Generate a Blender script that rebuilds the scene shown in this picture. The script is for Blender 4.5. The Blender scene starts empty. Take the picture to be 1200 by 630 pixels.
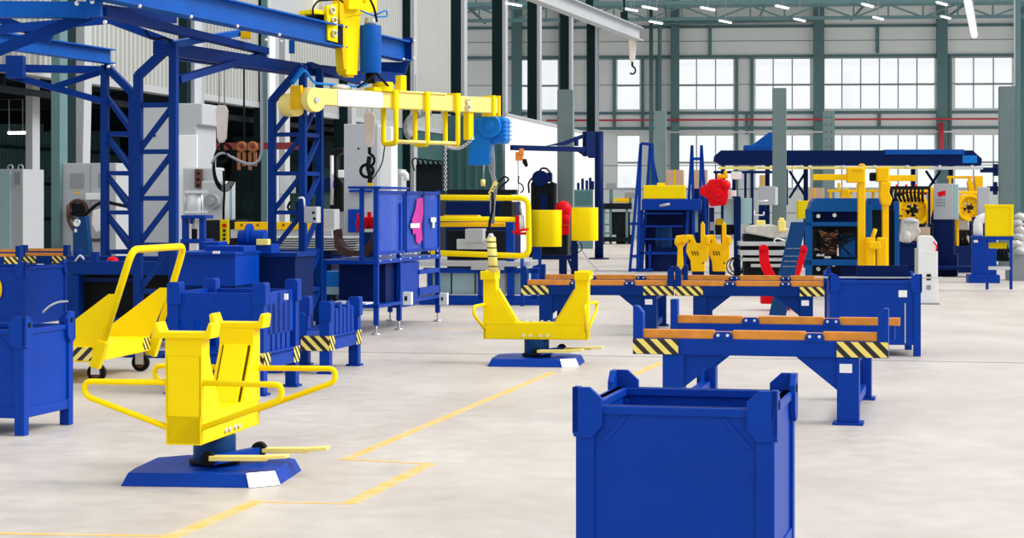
import bpy, math, random
from math import sin, cos, pi, radians
from mathutils import Vector
random.seed(7)
F0 = 1667.0; K = 1.38; F = F0*K; CX = 600.0; HY = 240.0; EYE = 1.6
S = bpy.context.scene
COL = S.collection
# ---------------------------------------------------------------- camera
cd = bpy.data.cameras.new('camera'); cam = bpy.data.objects.new('camera', cd); COL.objects.link(cam)
cam.location = (0, 0, EYE); cam.rotation_euler = (pi/2, 0, 0)
cd.sensor_width = 36; cd.lens = F/1200*36; cd.shift_y = -(315-HY)/1200; cd.clip_end = 400
S.camera = cam
# ---------------------------------------------------------------- light
wd = bpy.data.worlds.new('overcast_sky'); S.world = wd; wd.use_nodes = True
bg = wd.node_tree.nodes['Background']; bg.inputs[0].default_value = (0.95, 0.985, 1.0, 1); bg.inputs[1].default_value = .95
sd = bpy.data.lights.new('sun', 'SUN'); sd.energy = 2.9; sd.angle = radians(35); sd.color = (1, .97, .92)
sun = bpy.data.objects.new('sun', sd); COL.objects.link(sun)
sun.rotation_euler = Vector((-1.0, .12, -.85)).to_track_quat('-Z', 'Y').to_euler()
S.view_settings.view_transform = 'Standard'; S.view_settings.look = 'None'
S.view_settings.gamma = 1; S.view_settings.use_curve_mapping = False
S.view_settings.exposure = 0.12

# ---------------------------------------------------------------- materials
def principled(name, col, rough=.5, metal=0.0, noise=0.0, scale=6.0, bump=0.0, spec=.5, emit=None):
    m = bpy.data.materials.new(name); m.use_nodes = True
    nt = m.node_tree; b = nt.nodes['Principled BSDF']
    b.inputs['Base Color'].default_value = (*col, 1); b.inputs['Roughness'].default_value = rough
    b.inputs['Metallic'].default_value = metal; b.inputs['Specular IOR Level'].default_value = spec
    if noise or bump:
        tc = nt.nodes.new('ShaderNodeTexCoord'); nz = nt.nodes.new('ShaderNodeTexNoise')
        nz.inputs['Scale'].default_value = scale; nz.inputs['Detail'].default_value = 6
        nt.links.new(tc.outputs['Object'], nz.inputs['Vector'])
        if noise:
            mx = nt.nodes.new('ShaderNodeMix'); mx.data_type = 'RGBA'
            mx.inputs[6].default_value = (*[c*(1-noise) for c in col], 1)
            mx.inputs[7].default_value = (*[min(1, c*(1+noise)) for c in col], 1)
            nt.links.new(nz.outputs['Fac'], mx.inputs[0]); nt.links.new(mx.outputs[2], b.inputs['Base Color'])
        if bump:
            bp = nt.nodes.new('ShaderNodeBump'); bp.inputs['Strength'].default_value = bump; bp.inputs['Distance'].default_value = .01
            nt.links.new(nz.outputs['Fac'], bp.inputs['Height']); nt.links.new(bp.outputs[0], b.inputs['Normal'])
    if emit:
        b.inputs['Emission Color'].default_value = (*col, 1); b.inputs['Emission Strength'].default_value = emit
    return m
M = {}
M['blue'] = principled('blue_paint', (.0, .041, .34), .42, noise=.22, scale=3, spec=.13)
M['navy'] = principled('navy_paint', (.0, .011, .085), .5, noise=.2, scale=5, spec=.10)
M['midblue'] = principled('mid_blue_paint', (.0, .038, .15), .45, noise=.2, scale=5, spec=.15)
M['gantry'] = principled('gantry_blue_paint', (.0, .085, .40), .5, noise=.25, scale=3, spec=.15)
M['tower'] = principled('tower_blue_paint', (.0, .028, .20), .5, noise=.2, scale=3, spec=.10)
M['cabinetblue'] = principled('cabinet_blue_paint', (.0, .075, .29), .45, noise=.15, spec=.15)
M['azure'] = principled('azure_paint', (.0, .19, .66), .4, noise=.1, spec=.2)
M['yellow'] = principled('yellow_paint', (.97, .71, .0), .45, noise=.05, scale=5, spec=.12)
M['amber'] = principled('amber_yellow_paint', (.93, .52, .0), .45, noise=.15, scale=6, spec=.15)
M['paleyellow'] = principled('pale_yellow_paint', (.92, .76, .22), .45, noise=.08, spec=.3)
M['wood'] = principled('varnished_wood', (.72, .27, .035), .5, noise=.35, scale=9, spec=.3)
M['red'] = principled('red_paint', (.75, .0, .008), .45, noise=.1, spec=.15)
M['pipered'] = principled('red_pipe_paint', (.62, .04, .06), .5)
M['teal'] = principled('teal_grey_paint', (.10, .20, .215), .55, noise=.18, scale=2)
M['pillar'] = principled('grey_green_pillar_paint', (.15, .215, .22), .55, noise=.15, scale=2)
M['darkteal'] = principled('dark_green_steel', (.003, .016, .019), .6, noise=.2, scale=2, spec=.12)
M['bayteal'] = principled('bay_sheet_green', (.045, .13, .135), .7, noise=.3, scale=1)
M['wallgrey'] = principled('pale_concrete_panel', (.88, .92, .92), .8, noise=.07, scale=.6)
M['siding'] = principled('pale_sheet_metal', (.46, .475, .46), .6, noise=.05, scale=.5)
M['white'] = principled('white_enamel', (.80, .82, .82), .5)
M['grey'] = principled('light_grey_enamel', (.43, .45, .48), .5, noise=.05)
M['midgrey'] = principled('mid_grey_enamel', (.25, .27, .29), .5)
M['steel'] = principled('bare_steel', (.60, .62, .64), .35, metal=.7, noise=.15)
M['chrome'] = principled('bright_bolt', (.8, .8, .8), .3, metal=.6)
M['black'] = principled('black_rubber', (.004, .005, .006), .6, spec=.12)
M['dark'] = principled('dark_machine', (.006, .010, .014), .6, noise=.3, spec=.12)
M['dimorange'] = principled('dull_orange_steel', (.28, .085, .02), .6)
M['dimred'] = principled('dull_red_steel', (.20, .015, .015), .6)
M['brown'] = principled('rusty_brown_steel', (.09, .03, .018), .6, noise=.4)
M['orange'] = principled('orange_enamel', (.85, .25, .02), .5)
M['card'] = principled('cardboard', (.58, .40, .27), .8, noise=.08)
M['magenta'] = principled('magenta_print', (.60, .01, .34), .5)
M['plastic'] = principled('crumpled_plastic_wrap', (.55, .53, .50), .35, noise=.35, scale=9, bump=.6)
M['copper'] = principled('copper_wire', (.45, .20, .10), .4, metal=.4)
M['pinkish'] = principled('pale_hook_block', (.80, .70, .64), .5, noise=.1)
M['paper'] = principled('paper_label', (.85, .86, .88), .6)
M['lamp'] = principled('lamp_tube', (1, 1, 1), .5, emit=4)
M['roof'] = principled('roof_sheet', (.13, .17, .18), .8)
M['panelteal'] = principled('pale_teal_panel', (.33, .50, .54), .5)

def hazard(name, sx, flip=1, p=.105):
    m = principled(name, (.9, .7, .1), .45)
    nt = m.node_tree; b = nt.nodes['Principled BSDF']
    tc = nt.nodes.new('ShaderNodeTexCoord'); sp = nt.nodes.new('ShaderNodeSeparateXYZ')
    nt.links.new(tc.outputs['Object'], sp.inputs[0])
    a = nt.nodes.new('ShaderNodeMath'); a.operation = 'ADD'
    nt.links.new(sp.outputs[sx], a.inputs[0])
    z = nt.nodes.new('ShaderNodeMath'); z.operation = 'MULTIPLY'; z.inputs[1].default_value = flip
    nt.links.new(sp.outputs[2], z.inputs[0]); nt.links.new(z.outputs[0], a.inputs[1])
    d = nt.nodes.new('ShaderNodeMath'); d.operation = 'DIVIDE'; d.inputs[1].default_value = p; nt.links.new(a.outputs[0], d.inputs[0])
    f = nt.nodes.new('ShaderNodeMath'); f.operation = 'FRACT'; nt.links.new(d.outputs[0], f.inputs[0])
    g = nt.nodes.new('ShaderNodeMath'); g.operation = 'GREATER_THAN'; g.inputs[1].default_value = .5; nt.links.new(f.outputs[0], g.inputs[0])
    mx = nt.nodes.new('ShaderNodeMix'); mx.data_type = 'RGBA'
    mx.inputs[6].default_value = (.92, .74, .17, 1); mx.inputs[7].default_value = (.008, .008, .01, 1)
    nt.links.new(g.outputs[0], mx.inputs[0]); nt.links.new(mx.outputs[2], b.inputs['Base Color'])
    return m
M['hazx'] = hazard('hazard_stripes_front', 0, 1); M['hazy'] = hazard('hazard_stripes_side', 1, 1, .085)
M['hazf'] = hazard('hazard_stripes_reverse', 0, -1, .11)

def floor_mat():
    m = principled('polished_concrete', (.66, .60, .56), .45, spec=.35)
    nt = m.node_tree; b = nt.nodes['Principled BSDF']; L = nt.links.new
    tc = nt.nodes.new('ShaderNodeTexCoord')
    def noise(scale, det=5, st=(1, 1, 1)):
        mp = nt.nodes.new('ShaderNodeMapping'); mp.inputs['Scale'].default_value = st
        n = nt.nodes.new('ShaderNodeTexNoise'); n.inputs['Scale'].default_value = scale; n.inputs['Detail'].default_value = det
        L(tc.outputs['Object'], mp.inputs[0]); L(mp.outputs[0], n.inputs['Vector']); return n
    n1, n2, n3 = noise(.9, 8, (1, .6, 1)), noise(5, 8), noise(26, 3)
    r1 = nt.nodes.new('ShaderNodeValToRGB'); r1.color_ramp.elements[0].position = .32; r1.color_ramp.elements[1].position = .68
    r1.color_ramp.elements[0].color = (.50, .445, .405, 1); r1.color_ramp.elements[1].color = (.61, .565, .525, 1)
    L(n1.outputs['Fac'], r1.inputs[0])
    r2 = nt.nodes.new('ShaderNodeValToRGB'); r2.color_ramp.elements[0].position = .3; r2.color_ramp.elements[1].position = .7
    r2.color_ramp.elements[0].color = (.90, .885, .87, 1); r2.color_ramp.elements[1].color = (1, 1, 1, 1)
    L(n2.outputs['Fac'], r2.inputs[0])
    mx = nt.nodes.new('ShaderNodeMix'); mx.data_type = 'RGBA'; mx.blend_type = 'MULTIPLY'; mx.inputs[0].default_value = 1
    L(r1.outputs[0], mx.inputs[6]); L(r2.outputs[0], mx.inputs[7])
    r3 = nt.nodes.new('ShaderNodeValToRGB'); r3.color_ramp.elements[0].position = .22; r3.color_ramp.elements[1].position = .30
    r3.color_ramp.elements[0].color = (.75, .72, .7, 1); r3.color_ramp.elements[1].color = (1, 1, 1, 1)
    L(n3.outputs['Fac'], r3.inputs[0])
    m2 = nt.nodes.new('ShaderNodeMix'); m2.data_type = 'RGBA'; m2.blend_type = 'MULTIPLY'; m2.inputs[0].default_value = 1
    L(mx.outputs[2], m2.inputs[6]); L(r3.outputs[0], m2.inputs[7]); L(m2.outputs[2], b.inputs['Base Color'])
    rr = nt.nodes.new('ShaderNodeMapRange'); rr.inputs[3].default_value = .28; rr.inputs[4].default_value = .6
    L(n2.outputs['Fac'], rr.inputs[0]); L(rr.outputs[0], b.inputs['Roughness'])
    return m
M['floor'] = floor_mat()
def paint_mat():
    m = bpy.data.materials.new('worn_yellow_floor_paint'); m.use_nodes = True; nt = m.node_tree; b = nt.nodes['Principled BSDF']
    tc = nt.nodes.new('ShaderNodeTexCoord'); n = nt.nodes.new('ShaderNodeTexNoise'); n.inputs['Scale'].default_value = 7; n.inputs['Detail'].default_value = 8
    nt.links.new(tc.outputs['Object'], n.inputs[0])
    r = nt.nodes.new('ShaderNodeValToRGB'); r.color_ramp.elements[0].position = .42; r.color_ramp.elements[1].position = .72
    r.color_ramp.elements[0].color = (.80, .46, .10, 1); r.color_ramp.elements[1].color = (.72, .54, .30, 1)
    nt.links.new(n.outputs['Fac'], r.inputs[0]); nt.links.new(r.outputs[0], b.inputs['Base Color']); b.inputs['Roughness'].default_value = .6
    return m
M['floorline'] = paint_mat()
def glass_mat():
    m = bpy.data.materials.new('window_glass'); m.use_nodes = True; nt = m.node_tree; nt.nodes.clear()
    o = nt.nodes.new('ShaderNodeOutputMaterial'); mx = nt.nodes.new('ShaderNodeMixShader'); t = nt.nodes.new('ShaderNodeBsdfTransparent'); g = nt.nodes.new('ShaderNodeBsdfGlossy')
    g.inputs['Roughness'].default_value = .05; mx.inputs[0].default_value = .06
    nt.links.new(t.outputs[0], mx.inputs[1]); nt.links.new(g.outputs[0], mx.inputs[2]); nt.links.new(mx.outputs[0], o.inputs[0]); return m
M['glass'] = glass_mat()
def mesh_mat():
    m = bpy.data.materials.new('blue_wire_mesh'); m.use_nodes = True; nt = m.node_tree; b = nt.nodes['Principled BSDF']
    b.inputs['Base Color'].default_value = (.0, .07, .55, 1); b.inputs['Roughness'].default_value = .5
    o = nt.nodes['Material Output']; t = nt.nodes.new('ShaderNodeBsdfTransparent'); mx = nt.nodes.new('ShaderNodeMixShader')
    tc = nt.nodes.new('ShaderNodeTexCoord'); sp = nt.nodes.new('ShaderNodeSeparateXYZ'); nt.links.new(tc.outputs['Object'], sp.inputs[0])
    outs = []
    for k in (1, 2):
        d = nt.nodes.new('ShaderNodeMath'); d.operation = 'MULTIPLY'; d.inputs[1].default_value = 45; nt.links.new(sp.outputs[k], d.inputs[0])
        f = nt.nodes.new('ShaderNodeMath'); f.operation = 'FRACT'; nt.links.new(d.outputs[0], f.inputs[0])
        g = nt.nodes.new('ShaderNodeMath'); g.operation = 'GREATER_THAN'; g.inputs[1].default_value = .52; nt.links.new(f.outputs[0], g.inputs[0]); outs.append(g)
    a = nt.nodes.new('ShaderNodeMath'); a.operation = 'MULTIPLY'; nt.links.new(outs[0].outputs[0], a.inputs[0]); nt.links.new(outs[1].outputs[0], a.inputs[1])
    nt.links.new(a.outputs[0], mx.inputs[0]); nt.links.new(b.outputs[0], mx.inputs[1]); nt.links.new(t.outputs[0], mx.inputs[2]); nt.links.new(mx.outputs[0], o.inputs[0])
    return m
M['mesh'] = mesh_mat()

# ---------------------------------------------------------------- mesh builder
def rounded(pts, r, n=5):
    """polyline with filleted corners"""
    pts = [Vector(p) for p in pts]
    out = [pts[0]]
    for i in range(1, len(pts)-1):
        a, b, c = pts[i-1], pts[i], pts[i+1]
        d1 = (a-b); d2 = (c-b); rr = min(r, d1.length*.49, d2.length*.49)
        p, q = b+d1.normalized()*rr, b+d2.normalized()*rr
        for k in range(n+1):
            t = k/n; out.append(p*(1-t)**2 + b*2*t*(1-t) + q*t*t)
    out.append(pts[-1]); return out
SPLIT = {'hazard_marking', 'stiffener', 'pedal_hub', 'handle_socket', 'hazard', 'leg', 'post', 'cross_tie', 'steel_sheet', 'yellow_block', 'yellow_valve', 'white_bolt_', 'screen_post', 'frame', 'upright', 'jaw', 'side_rail', 'caster_fork', 'paper_sign', 'white_part', 'terminal_box', 'cross_rail', 'push_button', 'drop_pipe', 'top_lug', 'wooden_rail', 'tools_on_top', 'head_tube', 'clamp_strap', 'end_plate', 'lifting_eye', 'gauge', 'pilaster', 'girt', 'wall_post', 'bent_arm', 'machine_block', 'vise', 'stem', 'coil', 'hose', 'hoses', 'rail_clamp', 'link_ribs_', 'side_plate', 'tie_gusset', 'bolt', 'weld_gusset', 'end_bumper', 'fold', 'column', 'cross_beam', 'base_frame', 'valve_block', 'red_block', 'cooling_fin_', 'handle_gusset', 'eye_bolt', 'bracket', 'cabinet_panel', 'papers_on_shelf', 'support', 'diagonal_brace', 'top_brace', 'shelf_unit', 'black_cable', 'yellow_bar', 'valve', 'rack_post', 'foot', 'small_part'}
class MB:
    def __init__(s): s.v = []; s.f = []; s.sm = []; s.st = []
    def add(s, vs, fs, sm=False):
        o = len(s.v); s.st.append((o, len(s.f))); s.v += [tuple(v) for v in vs]; s.f += [tuple(i+o for i in f) for f in fs]
        s.sm += [sm]*len(fs) if isinstance(sm, bool) else sm
        return s
    def box(s, x0, x1, y0, y1, z0, z1):
        x0, x1 = sorted((x0, x1)); y0, y1 = sorted((y0, y1)); z0, z1 = sorted((z0, z1))
        return s.add([(x0,y0,z0),(x1,y0,z0),(x1,y1,z0),(x0,y1,z0),(x0,y0,z1),(x1,y0,z1),(x1,y1,z1),(x0,y1,z1)],
                     [(0,3,2,1),(4,5,6,7),(0,1,5,4),(1,2,6,5),(2,3,7,6),(3,0,4,7)])
    def bar(s, p, q, w, h=None, up=(0, 0, 1)):
        p, q = Vector(p), Vector(q); h = h or w; d = (q-p).normalized(); up = Vector(up)
        if abs(d.dot(up)) > .98: up = Vector((0, 1, 0))
        x = d.cross(up).normalized(); y = x.cross(d).normalized()
        vs = [a + x*sx*w/2 + y*sy*h/2 for a in (p, q) for sx, sy in ((-1,-1),(1,-1),(1,1),(-1,1))]
        return s.add(vs, [(0,1,2,3),(7,6,5,4),(0,4,5,1),(1,5,6,2),(2,6,7,3),(3,7,4,0)])
    def tube(s, pts, r, n=10, closed=False, r2=None):
        pts = [Vector(p) for p in pts]; N = len(pts); rings = []
        t0 = (pts[1]-pts[0]).normalized(); u = t0.orthogonal().normalized()
        for i, p in enumerate(pts):
            a = pts[(i-1) % N] if (closed or i) else p; b = pts[(i+1) % N] if (closed or i < N-1) else p
            t = (b-a).normalized(); u = (u - t*u.dot(t)).normalized(); w = t.cross(u)
            rr = r if r2 is None else r + (r2-r)*i/(N-1)
            rings.append([p + u*cos(2*pi*k/n)*rr + w*sin(2*pi*k/n)*rr for k in range(n)])
        vs = [v for g in rings for v in g]; fs = []; sm = []
        for i in range(N if closed else N-1):
            j = (i+1) % N
            for k in range(n):
                fs.append((i*n+k, i*n+(k+1) % n, j*n+(k+1) % n, j*n+k)); sm.append(True)
        if not closed:
            fs.append(tuple(range(n-1, -1, -1))); fs.append(tuple((N-1)*n+k for k in range(n))); sm += [False, False]
        return s.add(vs, fs, sm)
    def cyl(s, p, q, r, n=20, r2=None): return s.tube([p, q], r, n, r2=r2)
    def ring(s, c, axis, R, r, n=28, m=8):
        c = Vector(c); ax = Vector(axis).normalized(); u = ax.orthogonal().normalized(); w = ax.cross(u)
        return s.tube([c+u*cos(2*pi*k/n)*R+w*sin(2*pi*k/n)*R for k in range(n)], r, m, closed=True)
    def hollow(s, p, q, R, r, n=28):
        """thick-walled short pipe"""
        p, q = Vector(p), Vector(q); ax = (q-p).normalized(); u = ax.orthogonal().normalized(); w = ax.cross(u)
        vs = [];
        for a, rad in ((p, R), (q, R), (q, r), (p, r)):
            vs += [a+u*cos(2*pi*k/n)*rad+w*sin(2*pi*k/n)*rad for k in range(n)]
        fs = []; sm = []
        for g in range(4):
            h = (g+1) % 4
            for k in range(n): fs.append((g*n+k, g*n+(k+1) % n, h*n+(k+1) % n, h*n+k)); sm.append(g in (0, 2))
        return s.add(vs, fs, sm)
    def prism(s, poly, vec):
        poly = [Vector(p) for p in poly]; n = len(poly); vec = Vector(vec)
        nor = Vector((0, 0, 0))
        for i in range(n): nor += poly[i].cross(poly[(i+1) % n])
        if nor.dot(vec) > 0: poly.reverse()
        vs = poly + [p+vec for p in poly]
        fs = [tuple(range(n)), tuple(range(2*n-1, n-1, -1))] + [(i, i+n, (i+1) % n+n, (i+1) % n) for i in range(n)]
        return s.add(vs, fs)
    def pxz(s, poly, y0, y1): return s.prism([(x, y0, z) for x, z in poly], (0, y1-y0, 0))
    def pyz(s, poly, x0, x1): return s.prism([(x0, y, z) for y, z in poly], (x1-x0, 0, 0))
    def pxy(s, poly, z0, z1): return s.prism([(x, y, z0) for x, y in poly], (0, 0, z1-z0))
    def ball(s, c, r, sx=1, sy=1, sz=1, n=14, m=8, jit=0):
        c = Vector(c); vs = [c+Vector((0, 0, r*sz))]
        for i in range(1, m):
            for k in range(n):
                j = 1+random.uniform(-jit, jit)
                a = pi*i/m; b = 2*pi*k/n; vs.append(c+Vector((r*sx*sin(a)*cos(b), r*sy*sin(a)*sin(b), r*sz*cos(a)))*1 if not jit else c+Vector((r*sx*sin(a)*cos(b), r*sy*sin(a)*sin(b), r*sz*cos(a)))*j)
        vs.append(c-Vector((0, 0, r*sz))); L = len(vs)-1; fs = [(0, 1+k, 1+(k+1) % n) for k in range(n)]
        for i in range(m-2):
            for k in range(n): fs.append((1+i*n+k, 1+(i+1)*n+k, 1+(i+1)*n+(k+1) % n, 1+i*n+(k+1) % n))
        fs += [(L, 1+(m-2)*n+(k+1) % n, 1+(m-2)*n+k) for k in range(n)]
        return s.add(vs, fs, True)
    def ibeam(s, p, q, h, w, tf=.02):
        p, q = Vector(p), Vector(q)
        s.bar(p+Vector((0,0,h-tf/2)), q+Vector((0,0,h-tf/2)), w, tf); s.bar(p+Vector((0,0,tf/2)), q+Vector((0,0,tf/2)), w, tf)
        return s.bar(p+Vector((0,0,h/2)), q+Vector((0,0,h/2)), tf*.8, h-2*tf)
def build(name, mb, mat, parent=None, bevel=0):
    if name in SPLIT and 1 < len(mb.st) < 40 and parent is not None:
        first = None; st = mb.st+[(len(mb.v), len(mb.f))]
        for (v0, f0), (v1, f1) in zip(st, st[1:]):
            q = MB(); q.add(mb.v[v0:v1], [tuple(i-v0 for i in f) for f in mb.f[f0:f1]], mb.sm[f0:f1])
            o = build(name, q, mat, parent, bevel); first = first or o
        return first
    me = bpy.data.meshes.new(name); me.from_pydata(mb.v, [], mb.f); me.update()
    for p, sm in zip(me.polygons, mb.sm): p.use_smooth = sm
    me.materials.append(M[mat] if isinstance(mat, str) else mat)
    o = bpy.data.objects.new(name, me); COL.objects.link(o)
    if parent is not None: o.parent = parent
    if bevel:
        b = o.modifiers.new('bevel', 'BEVEL'); b.width = bevel; b.segments = 2; b.limit_method = 'ANGLE'; b.angle_limit = radians(40)
    return o
def struct(name, mb, mat, parent=None, bevel=0):
    o = build(name, mb, mat, parent, bevel)
    if parent is None: o['kind'] = 'structure'
    return o
def tag(o, label, cat, group=None):
    o['label'] = label; o['category'] = cat
    if group: o['group'] = group
    return o
def W(px, py, Y): return Vector(((px-CX)*Y/F0, Y*K, EYE-(py-HY)*Y/F0))
def G(px, py):
    Y = EYE*F/(py-HY); return Vector(((px-CX)*Y/F, Y, 0))
class T:
    """a thing: an Empty at its base with helpers that measure its local frame from sight lines"""
    def __init__(s, name, label, cat, px, Y, rot=-14, group=None, loc=None, struct=False):
        o = bpy.data.objects.new(name, None); COL.objects.link(o); s.o = o; o.empty_display_size = .1
        o.location = loc if loc is not None else ((px-CX)*Y/F0, Y*K, 0); o.rotation_euler = (0, 0, radians(rot))
        if struct: o['kind'] = 'structure'
        else: tag(o, label, cat, group)
        s.a = radians(rot); s.O = Vector(o.location)
    def p(s, px, py, d=0):
        """local point where the sight line px,py meets the plane local y = d"""
        dx = (px-CX)/F; dz = -(py-HY)/F; c, sn = cos(s.a), sin(s.a)
        ly0 = s.O.x*sn - s.O.y*c                      # camera in local y
        ldy = -dx*sn + c
        t = (d-ly0)/ldy; X = dx*t; Y = t
        lx = (X-s.O.x)*c + (Y-s.O.y)*sn
        return Vector((lx, d, EYE+dz*t-s.O.z))
    def R(s, mb, x0, y0, x1, y1, d=0, th=.1):
        xm = (x0+x1)/2; a = s.p(x0, y0, d).x; b = s.p(x1, y0, d).x; z0 = s.p(xm, y1, d).z; z1 = s.p(xm, y0, d).z
        if abs(z0) < .03: z0 = 0
        return mb.box(a, b, d, d+th, z0, z1)
    def b(s, part, mat, x0, y0, x1, y1, d=0, th=.1, bev=0, par=None):
        mb = MB(); s.R(mb, x0, y0, x1, y1, d, th); return build(part, mb, mat, par or s.o, bev)
    def rr(s, part, mat, rects, bev=0, par=None):
        mb = MB()
        for r in rects: s.R(mb, *r)
        return build(part, mb, mat, par or s.o, bev)
    def poly(s, part, mat, pts, d=0, th=.05, bev=0, par=None):
        mb = MB(); mb.prism([s.p(x, y, d) for x, y in pts], (0, th, 0)); return build(part, mb, mat, par or s.o, bev)
    def tube(s, part, mat, pts, r, d=0, rad=.05, par=None, n=8):
        q = [s.p(*(t if len(t) == 3 else (t[0], t[1], d))) for t in pts]
        mb = MB(); mb.tube(rounded(q, rad) if len(q) > 2 else q, r, n); return build(part, mb, mat, par or s.o)
    def add(s, part, mb, mat, bev=0, par=None): return build(part, mb, mat, par or s.o, bev)
def copy_tree(o, parent=None):
    c = o.copy(); COL.objects.link(c)
    if parent is not None: c.parent = parent
    for ch in list(o.children): copy_tree(ch, c)
    return c
A = radians(13)
U = Vector((sin(A), cos(A), 0)); V = Vector((cos(A), -sin(A), 0))

# ================================================================= SETTING
fl = struct('floor', MB().box(-55, 60, 1.5, 112, -.2, 0), 'floor')
def line(a, b, w, z=.003, mat='floorline', nm='painted_line'):
    a, b = G(*a), G(*b); d = (b-a).normalized(); n = Vector((-d.y, d.x, 0))*w/2
    m = MB(); m.prism([a+n, a-n, b-n, b+n], (0, 0, z)); return build(nm, m, mat, fl)
line((120, 662), (302, 587), .085); line((300, 588), (412, 590), .035, .002); line((409, 590), (504, 543), .085)
line((400, 538), (502, 543), .05, .002); line((403, 539), (648, 436), .07); line((-40, 624), (190, 628), .05, .002); line((722, 448), (776, 424), .085)
line((504, 386), (640, 382), .05, .002); line((565, 470), (600, 458), .05, .0025)
line((-100, 404), (1500, 430), .014, .0035, 'midgrey', 'floor_joint'); line((380, 311), (1700, 335), .03, .003, 'midgrey', 'floor_joint')

# ---- back wall, 72 m away
Wt = T('wall_back', '', '', 900, 72, -4, struct=True)
UP = [(606, 655), (722, 751), (794, 861), (884, 951), (965, 1097), (1118, 1188)]
def wx(px): return Wt.p(px, 100, 0).x
zU1, zU0 = Wt.p(900, 67).z, Wt.p(900, 129).z; zL1, zL0 = Wt.p(900, 157).z, Wt.p(900, 221).z
ZT = 12.6
mb = MB(); x = wx(330)
for a, b in UP:
    a, b = wx(a), wx(b)
    mb.box(x, a, 0, .3, 0, ZT)
    mb.box(a, b, 0, .3, 0, zL0); mb.box(a, b, 0, .3, zL1, zU0); mb.box(a, b, 0, .3, zU1, ZT); x = b
mb.box(x, wx(1400), 0, .3, 0, ZT)
Wt.add('wall_panel', mb, 'wallgrey')
mb = MB()
for py in (31, 66, 132, 150): z = Wt.p(900, py).z; mb.box(wx(500), wx(1400), -.10, 0, z-.07, z+.07)
Wt.add('girt', mb, 'teal')
# horizontal panel joints
mb = MB()
for z in (1.2, 2.4, 3.6, 7.7, 9.0, 9.9): mb.box(wx(500), wx(1400), -.012, 0, z-.02, z+.02)
Wt.add('panel_joint', mb, 'midgrey')
n = 0
for i, (pa, pb) in enumerate(UP):
    for zz0, zz1 in ((zU0, zU1), (zL0, zL1)):
        n += 1; a, b = wx(pa), wx(pb)
        wt = T('window_%d' % n, '', '', 0, 0, -4, loc=Wt.O, struct=True)
        w = b-a; cols = max(1, round(w/.98)); zm = zz0+(zz1-zz0)*.48
        fr = MB(); t = .07
        fr.box(a, a+t, .08, .2, zz0, zz1).box(b-t, b, .08, .2, zz0, zz1).box(a, b, .08, .2, zz0, zz0+t).box(a, b, .08, .2, zz1-t, zz1)
        wt.add('window_frame', fr, 'white')
        mu = MB(); mu.box(a, b, .1, .18, zm-.05, zm+.05)
        for k in range(1, cols): xx = a+w*k/cols; mu.box(xx-.03, xx+.03, .1, .18, zz0, zz1)
        wt.add('mullion', mu, 'grey')
        wt.add('pane', MB().box(a+t, b-t, .13, .14, zz0+t, zz1-t), 'glass')
mb = MB()
for pa, pb, y0, y1 in [(600, 612, 0, 280), (655, 662, 0, 280), (786, 796, -20, 280), (953, 965, -20, 280), (1097, 1109, -20, 280), (1192, 1206, -20, 280)]:
    mb.box(wx(pa), wx(pb), -.45, 0, 0, ZT)
Wt.add('pilaster', mb, 'teal')
mb = MB()
for px, y0, y1 in [(720, 66, 150), (753, 66, 150), (863, 66, 280), (881, 66, 280), (1113, 66, 280), (832, 30, 66), (832+196, 30, 62), (1030, 131, 150), (690, 30, 280), (875, 132, 157), (770, 66, 280)]:
    mb.box(wx(px)-.08, wx(px)+.08, -.16, 0, Wt.p(px, y1).z, Wt.p(px, y0).z)
Wt.add('wall_post', mb, 'teal')
def walltube(name, label, cat, mat, pts, r, d=-.3):
    q = [Wt.p(x, y, d) for x, y in pts]; m = MB().tube(rounded(q, .3) if len(q) > 2 else q, r, 10)
    o = build(name, m, mat); o.location = Wt.O; o.rotation_euler = (0, 0, Wt.a); return tag(o, label, cat)
walltube('water_pipe', 'long red sprinkler pipe running across the far wall between the window rows', 'pipe', 'pipered', [(640, 141), (1190, 139)], .05, -.6)
o = tag(build('water_pipe', MB().cyl(Wt.p(1103, 144, -.62), Wt.p(1103, 190, -.62), .12), 'pipered'), 'short red drop pipe going down from the long red pipe', 'pipe'); o.location = Wt.O; o.rotation_euler = (0, 0, Wt.a)
walltube('conduit_pipe', 'thin white conduit running level across the far wall under the red pipe', 'pipe', 'white', [(708, 155), (1190, 154)], .045, -.5)
walltube('drain_pipe', 'grey drain pipe bending into the roof corner by the far wall', 'pipe', 'teal', [(773, 280), (773, 27), (960, 23)], .10, -.8)
walltube('drain_pipe', 'straight grey vertical drain pipe left of the bent one on the far wall', 'pipe', 'teal', [(763, 270), (763, 2)], .10, -.8)

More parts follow.
